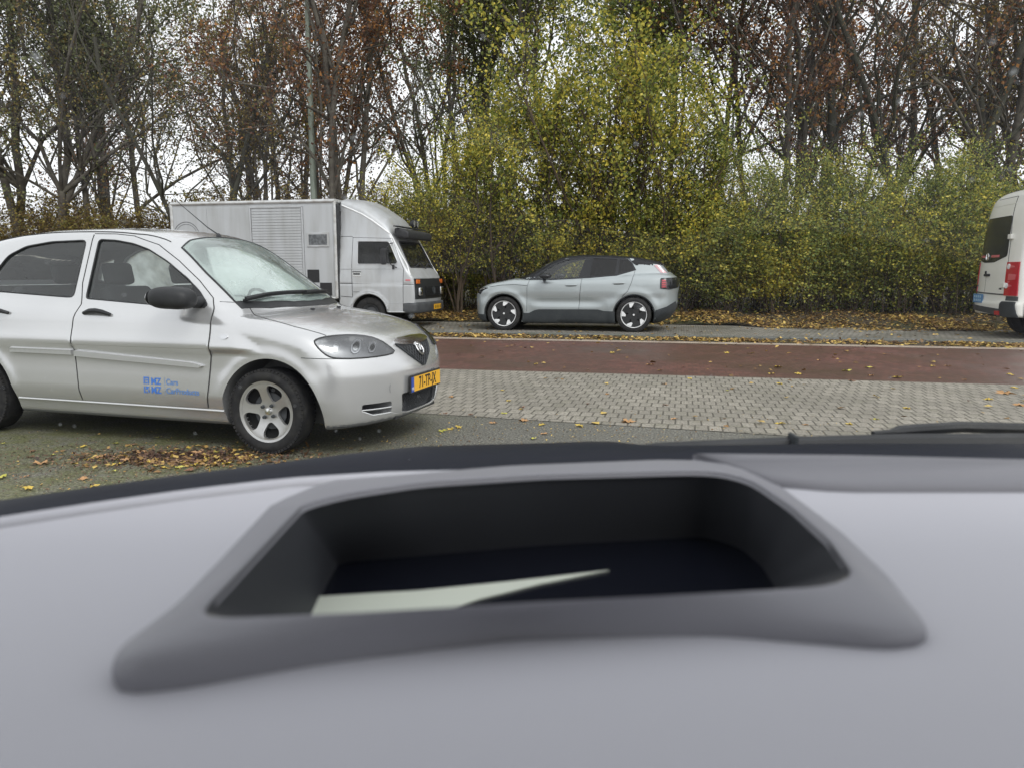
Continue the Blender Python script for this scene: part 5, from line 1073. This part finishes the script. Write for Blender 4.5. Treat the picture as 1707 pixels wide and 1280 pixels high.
em = MB(); em.tube([(x_(.83, 0) + .03, .085 * math.cos(a), .835 + .085 * math.sin(a)) for a in np.linspace(0, 2 * math.pi, 24, endpoint=False)], .008, 6, True)
for s in (-1, 1): em.tube([(x_(.83, 0) + .03, s * .062, .885), (x_(.83, 0) + .03, s * .030, .77), (x_(.83, 0) + .03, 0, .83)], .008, 6)
em.tube([(x_(.83, 0) + .03, -.035, .905), (x_(.83, 0) + .03, 0, .84), (x_(.83, 0) + .03, .035, .905)], .008, 6); em.build('emblem', M['clad'], g2_, True)
Fb = lambda x, y, z: smax(smax(smax(np.abs(y) - 1.0, (x + 1.86 + .12 * np.abs(y)**3), .08), np.abs(z - .475) - .115, .05), -x - 2.28, .03)
P_, Q_ = nets(Fb, (-2.4, -1.08, .3), (-1.75, 1.08, .65), .035); mesh_obj('bumper', P_, Q_, M['grey'], TK)
mb = MB(); mb.box((-1.845, .12, .47), (.012, .50, .115), .003); p_ = mb.build('number_plate', M['yellow'], TK); mb = MB()
for k, (w_, h_) in enumerate(((.035, .07), (.04, .07), (.02, .012), (.045, .07), (.035, .07), (.02, .012), (.04, .07), (.04, .07))): mb.box((-1.838, -.06 + k * .055, .47), (.003, w_ * .6, h_))
mb.build('plate_text', M['ink'], p_)
patch('windscreen', F_tr, tws, 'X', -.01, M['tglass'], TK, .09, skirt=.002); mb = MB(); line(mb, F_tr, tws, 'X', .014, .0, True, 6, .05); mb.build('windscreen_seal', M['black'], TK, True)
for yy in (-.1, .5): P, N = project(F_tr, [(yy - .42, 1.36), (yy - .2, 1.42), (yy, 1.40)], 'X'); mb = MB(); mb.tube(list(P + N * .025), .012, 5); P, N = project(F_tr, [(yy - .2, 1.42), (yy + .05, 1.30)], 'X'); mb.tube(list(P + N * .03), .010, 5); mb.build('wiper', M['black'], TK, True)
Fv = lambda x, y, z: smax(smax(((np.abs((x + 2.34) / .17)**3 + np.abs((z - 2.07 + .25 * (x + 2.34)) / .10)**3)**(1 / 3)) * .12 - .12, np.abs(y) - .82, .05), -99 + 0 * z, .01)
P_, Q_ = nets(Fv, (-2.6, -.95, 1.9), (-2.1, .95, 2.25), .03); vz = mesh_obj('sun_visor', P_, Q_, M['black'], TK)
mb = MB(); mb.box((-2.42, 0, 2.215), (.10, 1.90, .022), .006); mb.build('lamp_bar', M['black'], TK)
for yy in (.14, .36):
    mb = MB(); mb.lathe([(0, -.05), (.05, -.045), (.085, 0), (.085, .05), (.075, .055)], 20, (-2.42, yy, 2.325), 'x'); mb.tube([(-2.42, yy, 2.22), (-2.42, yy, 2.26)], .02, 6); sp_ = mb.build('spot_lamp', M['black'], TK, True); mb = MB(); mb.lathe([(0, .06), (.05, .058), (.076, .05)], 20, (-2.42, yy, 2.325), 'x'); mb.build('lens', M['lens'], sp_, True)
# load box
bx = MB(); bx.box((-5.77, 0, 1.70), (3.98, 2.02, 2.10), .03); bx_ = bx.build('box_body', M['boxp'], TK)
tr_ = MB()
for y_ in (-1.0, 1.0): tr_.tube([(-7.77, y_, 2.76), (-3.77, y_, 2.76)], .045, 10)
for x_0 in (-7.76, -3.78):
    tr_.tube([(x_0, -1.0, 2.76), (x_0, 1.0, 2.76)], .045, 10)
    for y_ in (-1.0, 1.0): tr_.tube([(x_0, y_, .68), (x_0, y_, 2.76)], .04, 10)
tr_.tube([(-7.76, -1.0, .68), (-3.78, -1.0, .68)], .03, 8); tr_.build('corner_profile', mat('aluminium_trim', (.55, .56, .56), .35, .5, var=(6, .7, (.33, .31, .28))), bx_, True)
pn = MB()
for xa, xb in ((-7.70, -6.87), (-6.855, -5.80), (-4.51, -3.84)): pn = MB(); pn.box(((xa + xb) / 2, -1.012, 1.69), (xb - xa, .012, 1.94), .003); pn.build('side_panel', M['boxp'], bx_)
sh_ = MB(); z = .74
while z < 2.62: sh_.box((-5.16, -1.022, z + .030), (1.19, .018, .056), .007); z += .0605
shs = sh_.build('roller_shutter', M['boxp'], bx_); shf = MB()
for xa in (-5.785, -4.535): shf.box((xa, -1.024, 1.69), (.035, .035, 1.96), .004)
shf.box((-5.16, -1.024, 2.655), (1.29, .035, .04), .004); shf.build('shutter_frame', M['truckp'], shs)
w_ = MB(); w_.box((-4.18, -1.022, 1.94), (.52, .03, .31), .006); wf = w_.build('window', M['truckp'], bx_); w_ = MB(); w_.box((-4.18, -1.034, 1.94), (.43, .012, .225), .003); w_.build('pane', mat('dark_pane', (.05, .055, .06), .15, 0, .3, var=(18, .7, (.16, .17, .18))), wf)
ck = MB(); ck.box((-4.32, -1.0205, 1.155), (.28, .008, .28)); ck.box((-4.03, -1.0205, .87), (.28, .008, .28)); ck.build('checker_square', M['ink'], bx_)
ar = MB(); ar.tube([(-7.40 + .33 * math.cos(a), -1.021, 2.03 + .33 * math.sin(a)) for a in np.linspace(-.3, 3.4, 26)], .006, 4); ar.tube([(-7.40 + .28 * math.cos(a), -1.021, 2.03 + .28 * math.sin(a)) for a in np.linspace(-.3, 3.4, 26)], .004, 4); ar.build('faded_emblem', M['grey'], bx_)
gp_ = MB(); gp_.box((-3.745, 0, 1.6), (.05, 1.90, 1.9)); gp_.box((-5.7, 0, .56), (4.1, 1.5, .16)); gp_.box((-3.5, 0, .5), (2.6, 1.2, .2)); gp_.build('chassis', M['dark'], TK)
fr__ = MB(); fr__.box((-3.735, -.96, 1.67), (.05, .11, 2.05), .01); fr__.build('corner_seal', M['black'], TK)
seats(TK, [(-2.95, -.5), (-2.95, .45)], M['seat'], 1.0); swheel(TK, (-2.55, .5, 1.35), .21, -.9, M['black']); mb = MB(); mb.box((-2.3, 0, 1.15), (.3, 1.6, .25), .05); mb.build('dashboard', M['seatp'], TK)
for (x, s) in ((-3.04, -1), (-3.04, 1), (-6.3, -1), (-6.3, 1)): wheel(TK, x, s * .86, .35, .205, s, 'steel', .20)
# ------------------------------------------------------------ white van
VH = R(11.5); VN = empty('delivery_van', (9.177, 14.870, 0), -VH, 'white high-roof van cut off by the right edge, tall red tail light', 'van')
XP = 7; XM = -1.5
vW = spl([.3, .45, .7, .95, 1.4, 2.0, 2.3, 2.6, 2.8], [.93, .98, .985, .985, .975, .95, .93, .89, .80])
vR = spl([.3, .42, .66, .70, .84, 1.2, 1.54, 2.0, 2.3, 2.6, 2.8], [.03, .0, -.02, .0, .02, .03, .05, .08, .12, .20, .32])
def F_van(x, y, z):
    a = np.abs(y); side = a - (vW(z) - .10 * np.clip((x - 4.6) / 1.3, 0, 1)**2)
    re = ((vR(z) + .10 * (a / .95)**3.5) - x) * .9; top = (z - (2.76 - .06 * (a / .85)**4 - .22 * np.clip((.42 - x) / .5, 0, 1)**2)) * .95
    fr = (x - (6.0 - 1.25 * np.clip((z - 1.0) / 1.6, 0, 1) - .3 * np.clip((z - 1.15) / .3, 0, 1) - .25 * (a / .95)**3)) * .7
    return smax(smax(smax(smax(side, re, .10), top, .12), fr, .15), .42 - z, .04)
cuts = []
for x in (1.05, 4.75):
    for s in (-1, 1): cuts.append(cyl_cut(x, .36, .42, s * 1.2, s * .6))
shell('body', F_van, (-.15, -1.08, .3), (6.2, 1.08, 2.85), .05, cuts, (M['whitep'], M['dark']), VN, darkf=lambda c, n: (c[:, 2] < .5) & (n[:, 2] < -.55))
dr = patch('rear_door', F_van, [(-.80, .84), (-.57, .86), (-.56, 1.42), (-.53, 1.9), (-.44, 2.25), (-.36, 2.62), (.55, 2.62), (.72, 2.25), (.80, 1.9), (.86, 1.42), (.88, .84)], '-X', .004, M['whitep'], VN, .07)
gl = cutcorner([(-.44, 2.27), (.70, 2.27), (.80, 1.9), (.84, 1.53), (.78, 1.46), (.50, 1.42), (.02, 1.42), (-.50, 1.53), (-.49, 1.9)], .06, 4)
wn = patch('window', F_van, gl, '-X', .012, M['gloss'], dr, .07)
for a_, b_ in ((-.20, .16), (.50, .74)): patch('reflector_strip', F_van, [(a_, 1.515), (a_, 1.56), (b_, 1.56), (b_, 1.515)], '-X', .018, M['pink'], dr, .05)
sm_ = MB(); line(sm_, F_van, [(-.57, .86), (-.56, 1.42), (-.53, 1.9), (-.44, 2.25), (-.36, 2.62), (.5, 2.62)], '-X', .006, .002); sm_.build('panel_gap', M['grey'], dr, True)
sm_ = MB(); line(sm_, F_van, [(-.40, 2.49), (.62, 2.49)], '-X', .006, .004); sm_.build('door_crease', M['whitep'], dr, True)
sm_ = MB(); line(sm_, F_van, [(.31, .86), (.31, 1.18)], '-X', .005, .002); sm_.build('door_seam', M['grey'], dr, True)
for z_ in (1.88, 1.0): P, N = project(F_van, [(-.55, z_)], '-X'); hb = MB(); hb.box(tuple(P[0] + N[0] * .02), (.06, .14, .09), .012); hb.build('hinge', M['whitep'], dr)
tl = patch('tail_light', F_van, [(-.575, .81), (-.56, 1.42), (-.90, 1.42), (-.93, .81)], '-X', .018, M['red'], VN, .05, skirt=.04)
patch('tail_light', F_van, [(.90, .83), (.88, 1.42), (.94, 1.42), (.96, .83)], '-X', .018, M['red'], VN, .05, skirt=.04)
for z_, r_ in ((1.34, .05), (.99, .05)): P, N = project(F_van, [(-.64, z_)], '-X'); hb = MB(); hb.lathe([(0, -.03), (r_, -.028), (r_, .0)], 16, tuple(P[0]), 'x'); hb.build('lens', M['white'], tl, True)
for z0_, z1_, y1_ in ((1.31, 1.365, -.80), (1.09, 1.21, -.86), (.965, 1.02, -.78), (1.04, 1.08, -.72)): patch('lens', F_van, [(-.66, z0_), (-.66, z1_), (y1_, z1_ - .015), (y1_, z0_ + .015)], '-X', .022, M['pink'], tl, .05)
patch('bumper_corner', F_van, [(-.58, .44), (-.55, .52), (-.57, .66), (-.62, .70), (-.93, .70), (-.96, .44)], '-X', .035, M['clad'], VN, .06, skirt=.06)
patch('lamp_base', F_van, [(-.66, .72), (-.66, .80), (-.94, .80), (-.95, .72)], '-X', .012, M['grey'], VN, .06)
patch('bumper_reflector', F_van, [(-.40, .455), (-.40, .53), (-.58, .53), (-.58, .455)], '-X', .045, M['red'], VN, .06, skirt=.05)
patch('side_cladding', F_van, [(.22, .44), (.22, .70), (.55, .70), (.60, .62), (.62, .44)], 'L', .02, M['clad'], VN, .08); patch('side_cladding', F_van, [(1.5, .45), (1.5, .72), (4.3, .72), (4.3, .45)], 'L', .02, M['grey'], VN, .12)
patch('rear_bumper', F_van, [(-.56, .44), (-.56, .56), (.90, .60), (.90, .50)], '-X', .02, M['grey'], VN, .07, skirt=.05)
sm_ = MB(); line(sm_, F_van, [(-.57, .825), (.93, .845)], '-X', .014, .002); sm_.build('step_gap', M['grey'], VN, True)
P, N = project(F_van, [(.52, .72)], '-X'); mb = MB(); mb.box(tuple(P[0] + N[0] * .03), (.015, .46, .17), .004); np_ = mb.build('number_plate', mat('taxi_plate_blue', (.09, .22, .42), .4), VN); mb = MB()
for r_ in range(2):
    for k in range(4): mb.box(tuple(P[0] + N[0] * .03 + np.array([-.009, -.14 + k * .095, .036 - r_ * .07])), (.003, .055, .045))
mb.build('plate_text', mat('plate_pale', (.35, .50, .62), .5), np_)
P, N = project(F_van, [(.34, 1.53)], '-X'); c_ = P[0] + N[0] * .022; mb = MB()
mb.tube([(c_[0], c_[1] + .07 * math.cos(a), c_[2] + .07 * math.sin(a)) for a in np.linspace(0, 2 * math.pi, 24, endpoint=False)], .007, 6, True)
for s in (-1, 1): mb.tube([(c_[0], c_[1] + s * .05, c_[2] + .045), (c_[0], c_[1] + s * .024, c_[2] - .055), (c_[0], c_[1], c_[2])], .007, 6); mb.tube([(c_[0], c_[1] + s * .026, c_[2] + .06), (c_[0], c_[1], c_[2] + .01)], .007, 6)
mb.build('emblem', M['chrome'], VN, True)
P, N = project(F_van, [(.24, 1.18)], '-X'); mb = MB(); mb.box(tuple(P[0] + N[0] * .02), (.04, .24, .05), .015); mb.box(tuple(P[0] + N[0] * .01 + np.array([0, .09, .03])), (.03, .04, .10), .01); mb.build('handle', M['black'], VN, True)
for yy, z_ in ((-.40, .93), (.80, .97)): P, N = project(F_van, [(yy, z_)], '-X'); mb = MB(); [mb.box(tuple(P[0] + N[0] * .006 + np.array([0, k * .04 - .04, 0])), (.006, .024, .035)) for k in range(3)]; mb.build('badge', M['clad'], VN)
mb = MB(); mb.box((.42, .25, 2.735), (.12, .34, .06), .02); mb.build('brake_lamp_housing', M['black'], VN); mb = MB(); mb.box((.95, -.15, 2.81), (.45, .5, .10), .03); mb.build('roof_vent', M['whitep'], VN)
for (x, s) in ((1.05, -1), (1.05, 1), (4.75, -1), (4.75, 1)): wheel(VN, x, s * .86, .355, .215, s, 'steel', .20)
mb = MB(); mb.box((2.9, 0, .48), (5.2, 1.5, .2)); mb.build('underbody', M['dark'], VN)
# ------------------------------------------------------------ the car the photograph is taken from
OC = empty('own_car', (0, .9, 0), 0, 'pale grey dashboard and black bonnet edge of the car the view is taken from', 'car')
OC_INV = Matrix.Translation((0, -.9, 0))
def px(u, v, z):
    a = (u - 853.5) / 1282; b = (640 - v) / 1282; c, s_ = math.cos(PITCH), math.sin(PITCH); dy = c + b * s_; dz = -s_ + b * c; t = (z - CAMH) / dz; return np.array([a * t, dy * t, z])
ZD = CAMH - .17
bezm = mat('bezel_plastic', (.225, .225, .25), .5, spec=.4, bump=(700, .15, .0005), var=(3, .3, (.21, .21, .23)))
dash = mat('soft_dash', (.43, .43, .47), .6, spec=.4, bump=(900, .12, .0004), var=(3, .3, (.41, .41, .445)))
dashd = mat('soft_dash_dark', (.17, .17, .19), .6, bump=(900, .12, .0004))
pit = mat('opening_plastic', (.030, .032, .038), .55, bump=(900, .1, .0004)); pitd = mat('opening_floor', (.006, .007, .012), .15)
def resamp(pts, n):
    P = np.array(pts, float); d = np.r_[0, np.cumsum(np.linalg.norm(np.diff(P, axis=0), axis=1))]; t = np.linspace(0, d[-1], n, endpoint=False); return np.stack([np.interp(t, d, P[:, k]) for k in range(P.shape[1])], 1)
def loop(sides, zf, n=40, it=2):
    """sides: 4 pixel polylines corner to corner on a gently sloping plane zf(v); each resampled to n points"""
    L = np.concatenate([resamp([px(u, v, zf(v)) for u, v in pl], n) for pl in sides])
    for _ in range(it): L = .25 * np.roll(L, 1, 0) + .5 * L + .25 * np.roll(L, -1, 0)
    return L
zr = lambda v: ZD + .012 + .010 * (v - 790) / 240
opening = [[(336, 1030), (600, 1020), (900, 1003), (1200, 987), (1418, 974)], [(1428, 960), (1385, 900), (1320, 843), (1268, 808), (1240, 793)], [(1212, 785), (1150, 783), (900, 790), (700, 803), (545, 826)], [(505, 838), (460, 885), (400, 948), (338, 1012), (328, 1026)]]
foot = [[(188, 1158), (300, 1148), (500, 1112), (850, 1062), (1200, 1060), (1520, 1088)], [(1546, 1078), (1542, 1050), (1480, 965), (1400, 888), (1300, 812)], [(1240, 770), (1100, 768), (850, 778), (520, 806)], [(455, 842), (370, 935), (280, 1030), (188, 1118), (182, 1145)]]
L2 = loop(opening, zr, it=3); L0 = loop(foot, lambda v: ZD, it=1)
def lerp(a, b, t): return a * (1 - t) + b * t
near_w = np.clip(1 - (L0[:, 1] - L0[:, 1].min()) / .10, 0, 1)[:, None]
i0 = lerp(L0, L2, .03); i0[:, 2] = ZD - .01; i1 = lerp(L0, L2, .012); i1[:, 2] = ZD + .0015; loops = [i0, i1]
for t, h in ((0, .16), (.012, .30), (.04, .42), (.10, .56), (.25, .70), (.5, .82), (.75, .92), (.90, .99), (.96, 1.0), (1.0, .985)):
    q = lerp(L0, L2, t); rise = (L2[:, 2] - ZD)[:, None]; hh = h * near_w + (1 - near_w) * min(1, .12 + t * .95); q[:, 2] = ZD + (rise * hh)[:, 0]; loops.append(q)
cen = L2.mean(0)
for sc, dz in ((.995, -.0015), (.990, -.004)):
    q = L2.copy(); q[:, :2] = cen[:2] + (q[:, :2] - cen[:2]) * sc; q[:, 2] += dz; loops.append(q)
n = len(L2); V = np.concatenate(loops); K = len(loops); Fq = [(k * n + i, k * n + (i + 1) % n, (k + 1) * n + (i + 1) % n, (k + 1) * n + i) for k in range(K - 1) for i in range(n)]
bz = mesh_obj('display_bezel', V, Fq, bezm, OC); bz.matrix_parent_inverse = OC_INV
# dark well: walls taper down to a smaller floor
ZF = ZD - .055
L9 = loop([[(515, 1060), (900, 1050), (1290, 1000)], [(1295, 985), (1270, 945), (1235, 915)], [(1190, 895), (900, 910), (600, 936)], [(565, 938), (540, 985), (518, 1035)]], lambda v: ZF, it=3)
top_ = loops[-2].copy(); top_[:, 2] += .001
wl = [top_] + [lerp(top_, L9, t) for t in (.35, .7, 1.0)]
V = np.concatenate(wl); Fq = [(k * n + i, k * n + (i + 1) % n, (k + 1) * n + (i + 1) % n, (k + 1) * n + i) for k in range(3) for i in range(n)]
wo_ = mesh_obj('display_well', V, Fq, pit, OC); wo_.matrix_parent_inverse = OC_INV
fl_ = mesh_obj('well_floor', list(wl[-1] + np.array([0, 0, .001])), [tuple(range(n))], pitd, OC, False); fl_.matrix_parent_inverse = OC_INV
zz = ZF + .0025
pg = [px(u, v, zz) for u, v in ((505, 1050), (532, 993), (700, 983), (860, 967), (1015, 949), (900, 972), (800, 997), (730, 1020), (690, 1050))]; k_ = len(pg)  # outline of the sky reflected in the display mirror, painted as a pale slab
pm_ = mesh_obj('painted_reflection', pg + [p - np.array([0, 0, .001]) for p in pg], [tuple(range(k_))] + [tuple(range(2 * k_ - 1, k_ - 1, -1))] + [(i, i + k_, (i + 1) % k_ + k_, (i + 1) % k_) for i in range(k_)], mat('pale_sky_reflection', (.74, .78, .68), .12, 0, .5), OC, False); pm_.matrix_parent_inverse = OC_INV
# dash top: sheet with a hole under the bezel
EDGE = [(-900, 1040), (-300, 930), (0, 880), (150, 856), (314, 832), (478, 812), (642, 801), (850, 796), (1000, 786), (1151, 781), (1352, 778), (1707, 787), (2100, 800), (2700, 860)]
far = [px(u, v, ZD) for u, v in EDGE]; outer = [(p[0], p[1]) for p in far] + [(1.0, -.25), (-1.0, -.25)]
hole = [(p[0], p[1]) for p in lerp(L0, L2, .25)]
V2, T2 = tri(outer, [hole], .03)
def dash_z(p):
    x, y = p[:, 0], p[:, 1]; z = ZD - .004 * np.clip((.32 - y) / .2, 0, 1) - .25 * np.clip(.12 - y, 0, 1)**1.5; return z
b_ = mesh_obj('dashboard', np.concatenate([V2, dash_z(V2)[:, None]], 1), [t for t in T2], dash, OC); b_.matrix_parent_inverse = OC_INV
# rolled far edge of the dash
mb = MB(); E_ = [px(u, v, ZD - .006) for u, v in EDGE]; mb.tube(resamp(E_, 60), .008, 10); q = mb.build('dash_edge', dash, OC, True); q.matrix_parent_inverse = OC_INV
# demister grille panel, right
dp = [[(1155, 757), (1400, 760), (1900, 775)], [(1900, 775), (1900, 812)], [(1900, 812), (1400, 812), (1290, 803)], [(1290, 803), (1155, 757)]]
D0 = np.concatenate([resamp([px(u, v, ZD + .004) for u, v in pl], 14) for pl in dp]); D1 = D0.copy(); c_ = D0.mean(0); D1[:, :2] = c_[:2] + (D0[:, :2] - c_[:2]) * np.array([.99, .80]); D1[:, 2] += .004; D2 = D0 - np.array([0, 0, .01])
m_ = len(D0); q = mesh_obj('demister_panel', np.concatenate([D2, D0, D1]), [(k * m_ + i, k * m_ + (i + 1) % m_, (k + 1) * m_ + (i + 1) % m_, (k + 1) * m_ + i) for k in range(2) for i in range(m_)] + [tuple(2 * m_ + i for i in range(m_))], dashd, OC, True); q.matrix_parent_inverse = OC_INV
# black band at the foot of the windscreen, cowl, wiper, bonnet
TOP = [(-900, 975), (-300, 885), (0, 836), (150, 814), (300, 793), (560, 758), (700, 743), (900, 738), (1010, 734), (1050, 739), (1100, 742), (1200, 742), (1400, 738), (1707, 738), (2100, 752), (2700, 800)]
zc0, zc1 = ZD - .035, ZD - .075
near_ = resamp([px(u, v + 2, zc0 + .0) for u, v in EDGE], 60); 
bandm = mat('cowl_black', (.008, .010, .018), .5, spec=.10); farb = resamp([px(u, v, .97) for u, v in TOP], 60)
mid_ = near_ * .45 + farb * .55; mid_[:, 2] += .012
V = np.concatenate([near_ - [0, .03, .02], near_, mid_, farb, farb + np.array([0, .01, -.03])]); Fq = [(k * 60 + i, k * 60 + i + 1, (k + 1) * 60 + i + 1, (k + 1) * 60 + i) for k in range(4) for i in range(59)]
q = mesh_obj('cowl', V, Fq, bandm, OC); q.matrix_parent_inverse = OC_INV
mb = MB(); W_ = [px(u, v, .985) for u, v in ((1000, 760), (1090, 754), (1200, 748), (1325, 743), (1500, 738), (1707, 737), (1950, 745))]; mb.tube(resamp(W_, 30), [.006, .009, .012] + [.014] * 27, 8); wp = mb.build('wiper', M['black'], OC, True); wp.matrix_parent_inverse = OC_INV
mb = MB(); W_ = [px(u, v, .99) for u, v in ((1455, 722), (1520, 716), (1600, 711), (1707, 714), (1900, 724))]; mb.tube(resamp(W_, 24), [.004] * 3 + [.009] * 21, 8); q = mb.build('wiper_arm', M['black'], wp, True)
mb = MB(); a_ = px(1322, 738, .992); mb.box(tuple(a_), (.006, .03, .026), .002); q = mb.build('wiper_clip', M['clad'], wp)
# bonnet beyond the cowl (drops away below the sight line)
gx = np.linspace(-.82, .82, 34); gy = np.linspace(0, 1, 16); V = []; 
for yv in gy:
    for xv in gx:
        y_ = 1.18 - .22 * abs(xv)**2 + yv * (.85 - .25 * abs(xv)**2); V.append((xv, y_, .905 - .10 * yv - .16 * yv**3 - .05 * abs(xv / .82)**3 - .03 * np.clip(-xv, 0, 1)))
q = mesh_obj('bonnet', V, [(j * 34 + i, j * 34 + i + 1, (j + 1) * 34 + i + 1, (j + 1) * 34 + i) for j in range(15) for i in range(33)], mat('own_car_black_paint', (.014, .015, .02), .35, 0, .3), OC); q.matrix_parent_inverse = OC_INV

# windscreen pane with a little drizzle on it, and the cabin behind the camera that shades the dash
pane = glass_mat('own_windscreen', (.98, .99, .985), 1.30)
wsv = []; NX_, NY_ = 16, 10
for j in range(NY_ + 1):
    t = j / NY_
    for i in range(NX_ + 1):
        s_ = -1 + 2 * i / NX_; x_p = s_ * (.78 - .17 * t); wsv.append((x_p, .86 - .60 * t - .20 * s_ * s_ * (1 - .5 * t), ZD - .028 + .50 * t - .02 * s_ * s_))
wsf = [(j * (NX_ + 1) + i, j * (NX_ + 1) + i + 1, (j + 1) * (NX_ + 1) + i + 1, (j + 1) * (NX_ + 1) + i) for j in range(NY_) for i in range(NX_)]
wsq = mesh_obj('windscreen', wsv, wsf, pane, OC); wsq.matrix_parent_inverse = OC_INV
drop = MB(); dr_ = random.Random(4)
def on_pane(u, v):
    a = (u - 853.5) / 1282; b = (640 - v) / 1282; c, s2 = math.cos(PITCH), math.sin(PITCH); d = np.array([a, c + b * s2, -s2 + b * c]); o = np.array([0, 0, CAMH])
    for t in np.arange(.2, 1.6, .002):
        q = o + d * t; tt = (q[2] - (ZD - .028)) / .50; sx = q[0] / max(.78 - .17 * tt, .1)
        if q[1] > .86 - .60 * tt - .20 * sx * sx * (1 - .5 * tt): return q
    return None
spots = [(100, 707, 1.3), (124, 710, 1.3), (325, 722, 1.4), (560, 718, 1.4), (600, 731, 1.3), (632, 718, 1.4), (592, 780, 1.2), (632, 772, 1.2), (683, 766, 1.4), (735, 770, 1.), (400, 645, 1.1), (420, 585, 1.2), (207, 492, 1.2), (60, 95, 2.2), (1160, 85, 1.5), (1655, 70, 1.5), (1690, 120, 1.8), (1500, 170, 1.4), (465, 265, 1.6), (590, 230, 1.5), (455, 650, 1.), (686, 527, 2.2), (1435, 190, 1.3), (1060, 240, 1.2), (1620, 300, 1.3), (575, 330, 1.6)] + [(dr_.uniform(0, 1700), dr_.uniform(0, 700), dr_.uniform(.5, 1.1)) for _ in range(60)]
for u, v, r_ in spots:
    q = on_pane(u, v)
    if q is None: continue
    sp2 = 8; N_ = Vector((0, .64, .77)).normalized(); A_ = Vector((1, 0, 0)); B_ = N_.cross(A_); rr2 = r_ * .0011
    ring = [Vector(q) + (A_ * math.cos(k * math.pi / 4) + B_ * math.sin(k * math.pi / 4) * 1.1) * rr2 for k in range(8)]; mid2 = [Vector(q) + N_ * rr2 * .35 + (A_ * math.cos(k * math.pi / 4) + B_ * math.sin(k * math.pi / 4)) * rr2 * .6 for k in range(8)]; topv = Vector(q) + N_ * rr2 * .5
    drop.add([*ring, *mid2, topv], [(k, (k + 1) % 8, 8 + (k + 1) % 8, 8 + k) for k in range(8)] + [(8 + k, 8 + (k + 1) % 8, 16) for k in range(8)])
dm = bpy.data.materials.new('water_drop'); dm.use_nodes = True; n_ = dm.node_tree; bd = n_.nodes['Principled BSDF']; bd.inputs['Base Color'].default_value = (.75, .78, .8, 1); bd.inputs['Roughness'].default_value = .05; bd.inputs['Alpha'].default_value = .45
dq = drop.build('raindrops', dm, wsq, True); dq['kind'] = 'stuff'
head = mat('headlining', (.55, .55, .54), .9); trimm = mat('cabin_trim', (.10, .10, .11), .7)
def ocbox(name, c, d, m, b=.02):
    q = MB(); q.box(c, d, b); o = q.build(name, m, OC, True); o.matrix_parent_inverse = OC_INV; return o
ocbox('roof', (0, -.72, 1.50), (1.24, 1.86, .05), head); ocbox('tailgate', (0, -1.75, 1.0), (1.3, .08, .9), trimm)
for s in (-1, 1):
    ocbox('door', (s * .80, -.60, .72), (.08, 2.2, .52), trimm)
    q = MB(); q.tube([(s * .79, .62, ZD - .05), (s * .66, .12, 1.49)], .035, 8); o = q.build('pillar', trimm, OC, True); o.matrix_parent_inverse = OC_INV; q = MB(); q.tube([(s * .78, -.62, .95), (s * .64, -.62, 1.5)], .045, 8); o = q.build('pillar', trimm, OC, True); o.matrix_parent_inverse = OC_INV
    o = ocbox('front_seat', (s * .36, -.45, .72), (.5, .16, .8), trimm, .05)
ocbox('floor_pan', (0, -.5, .30), (1.5, 2.4, .05), trimm)
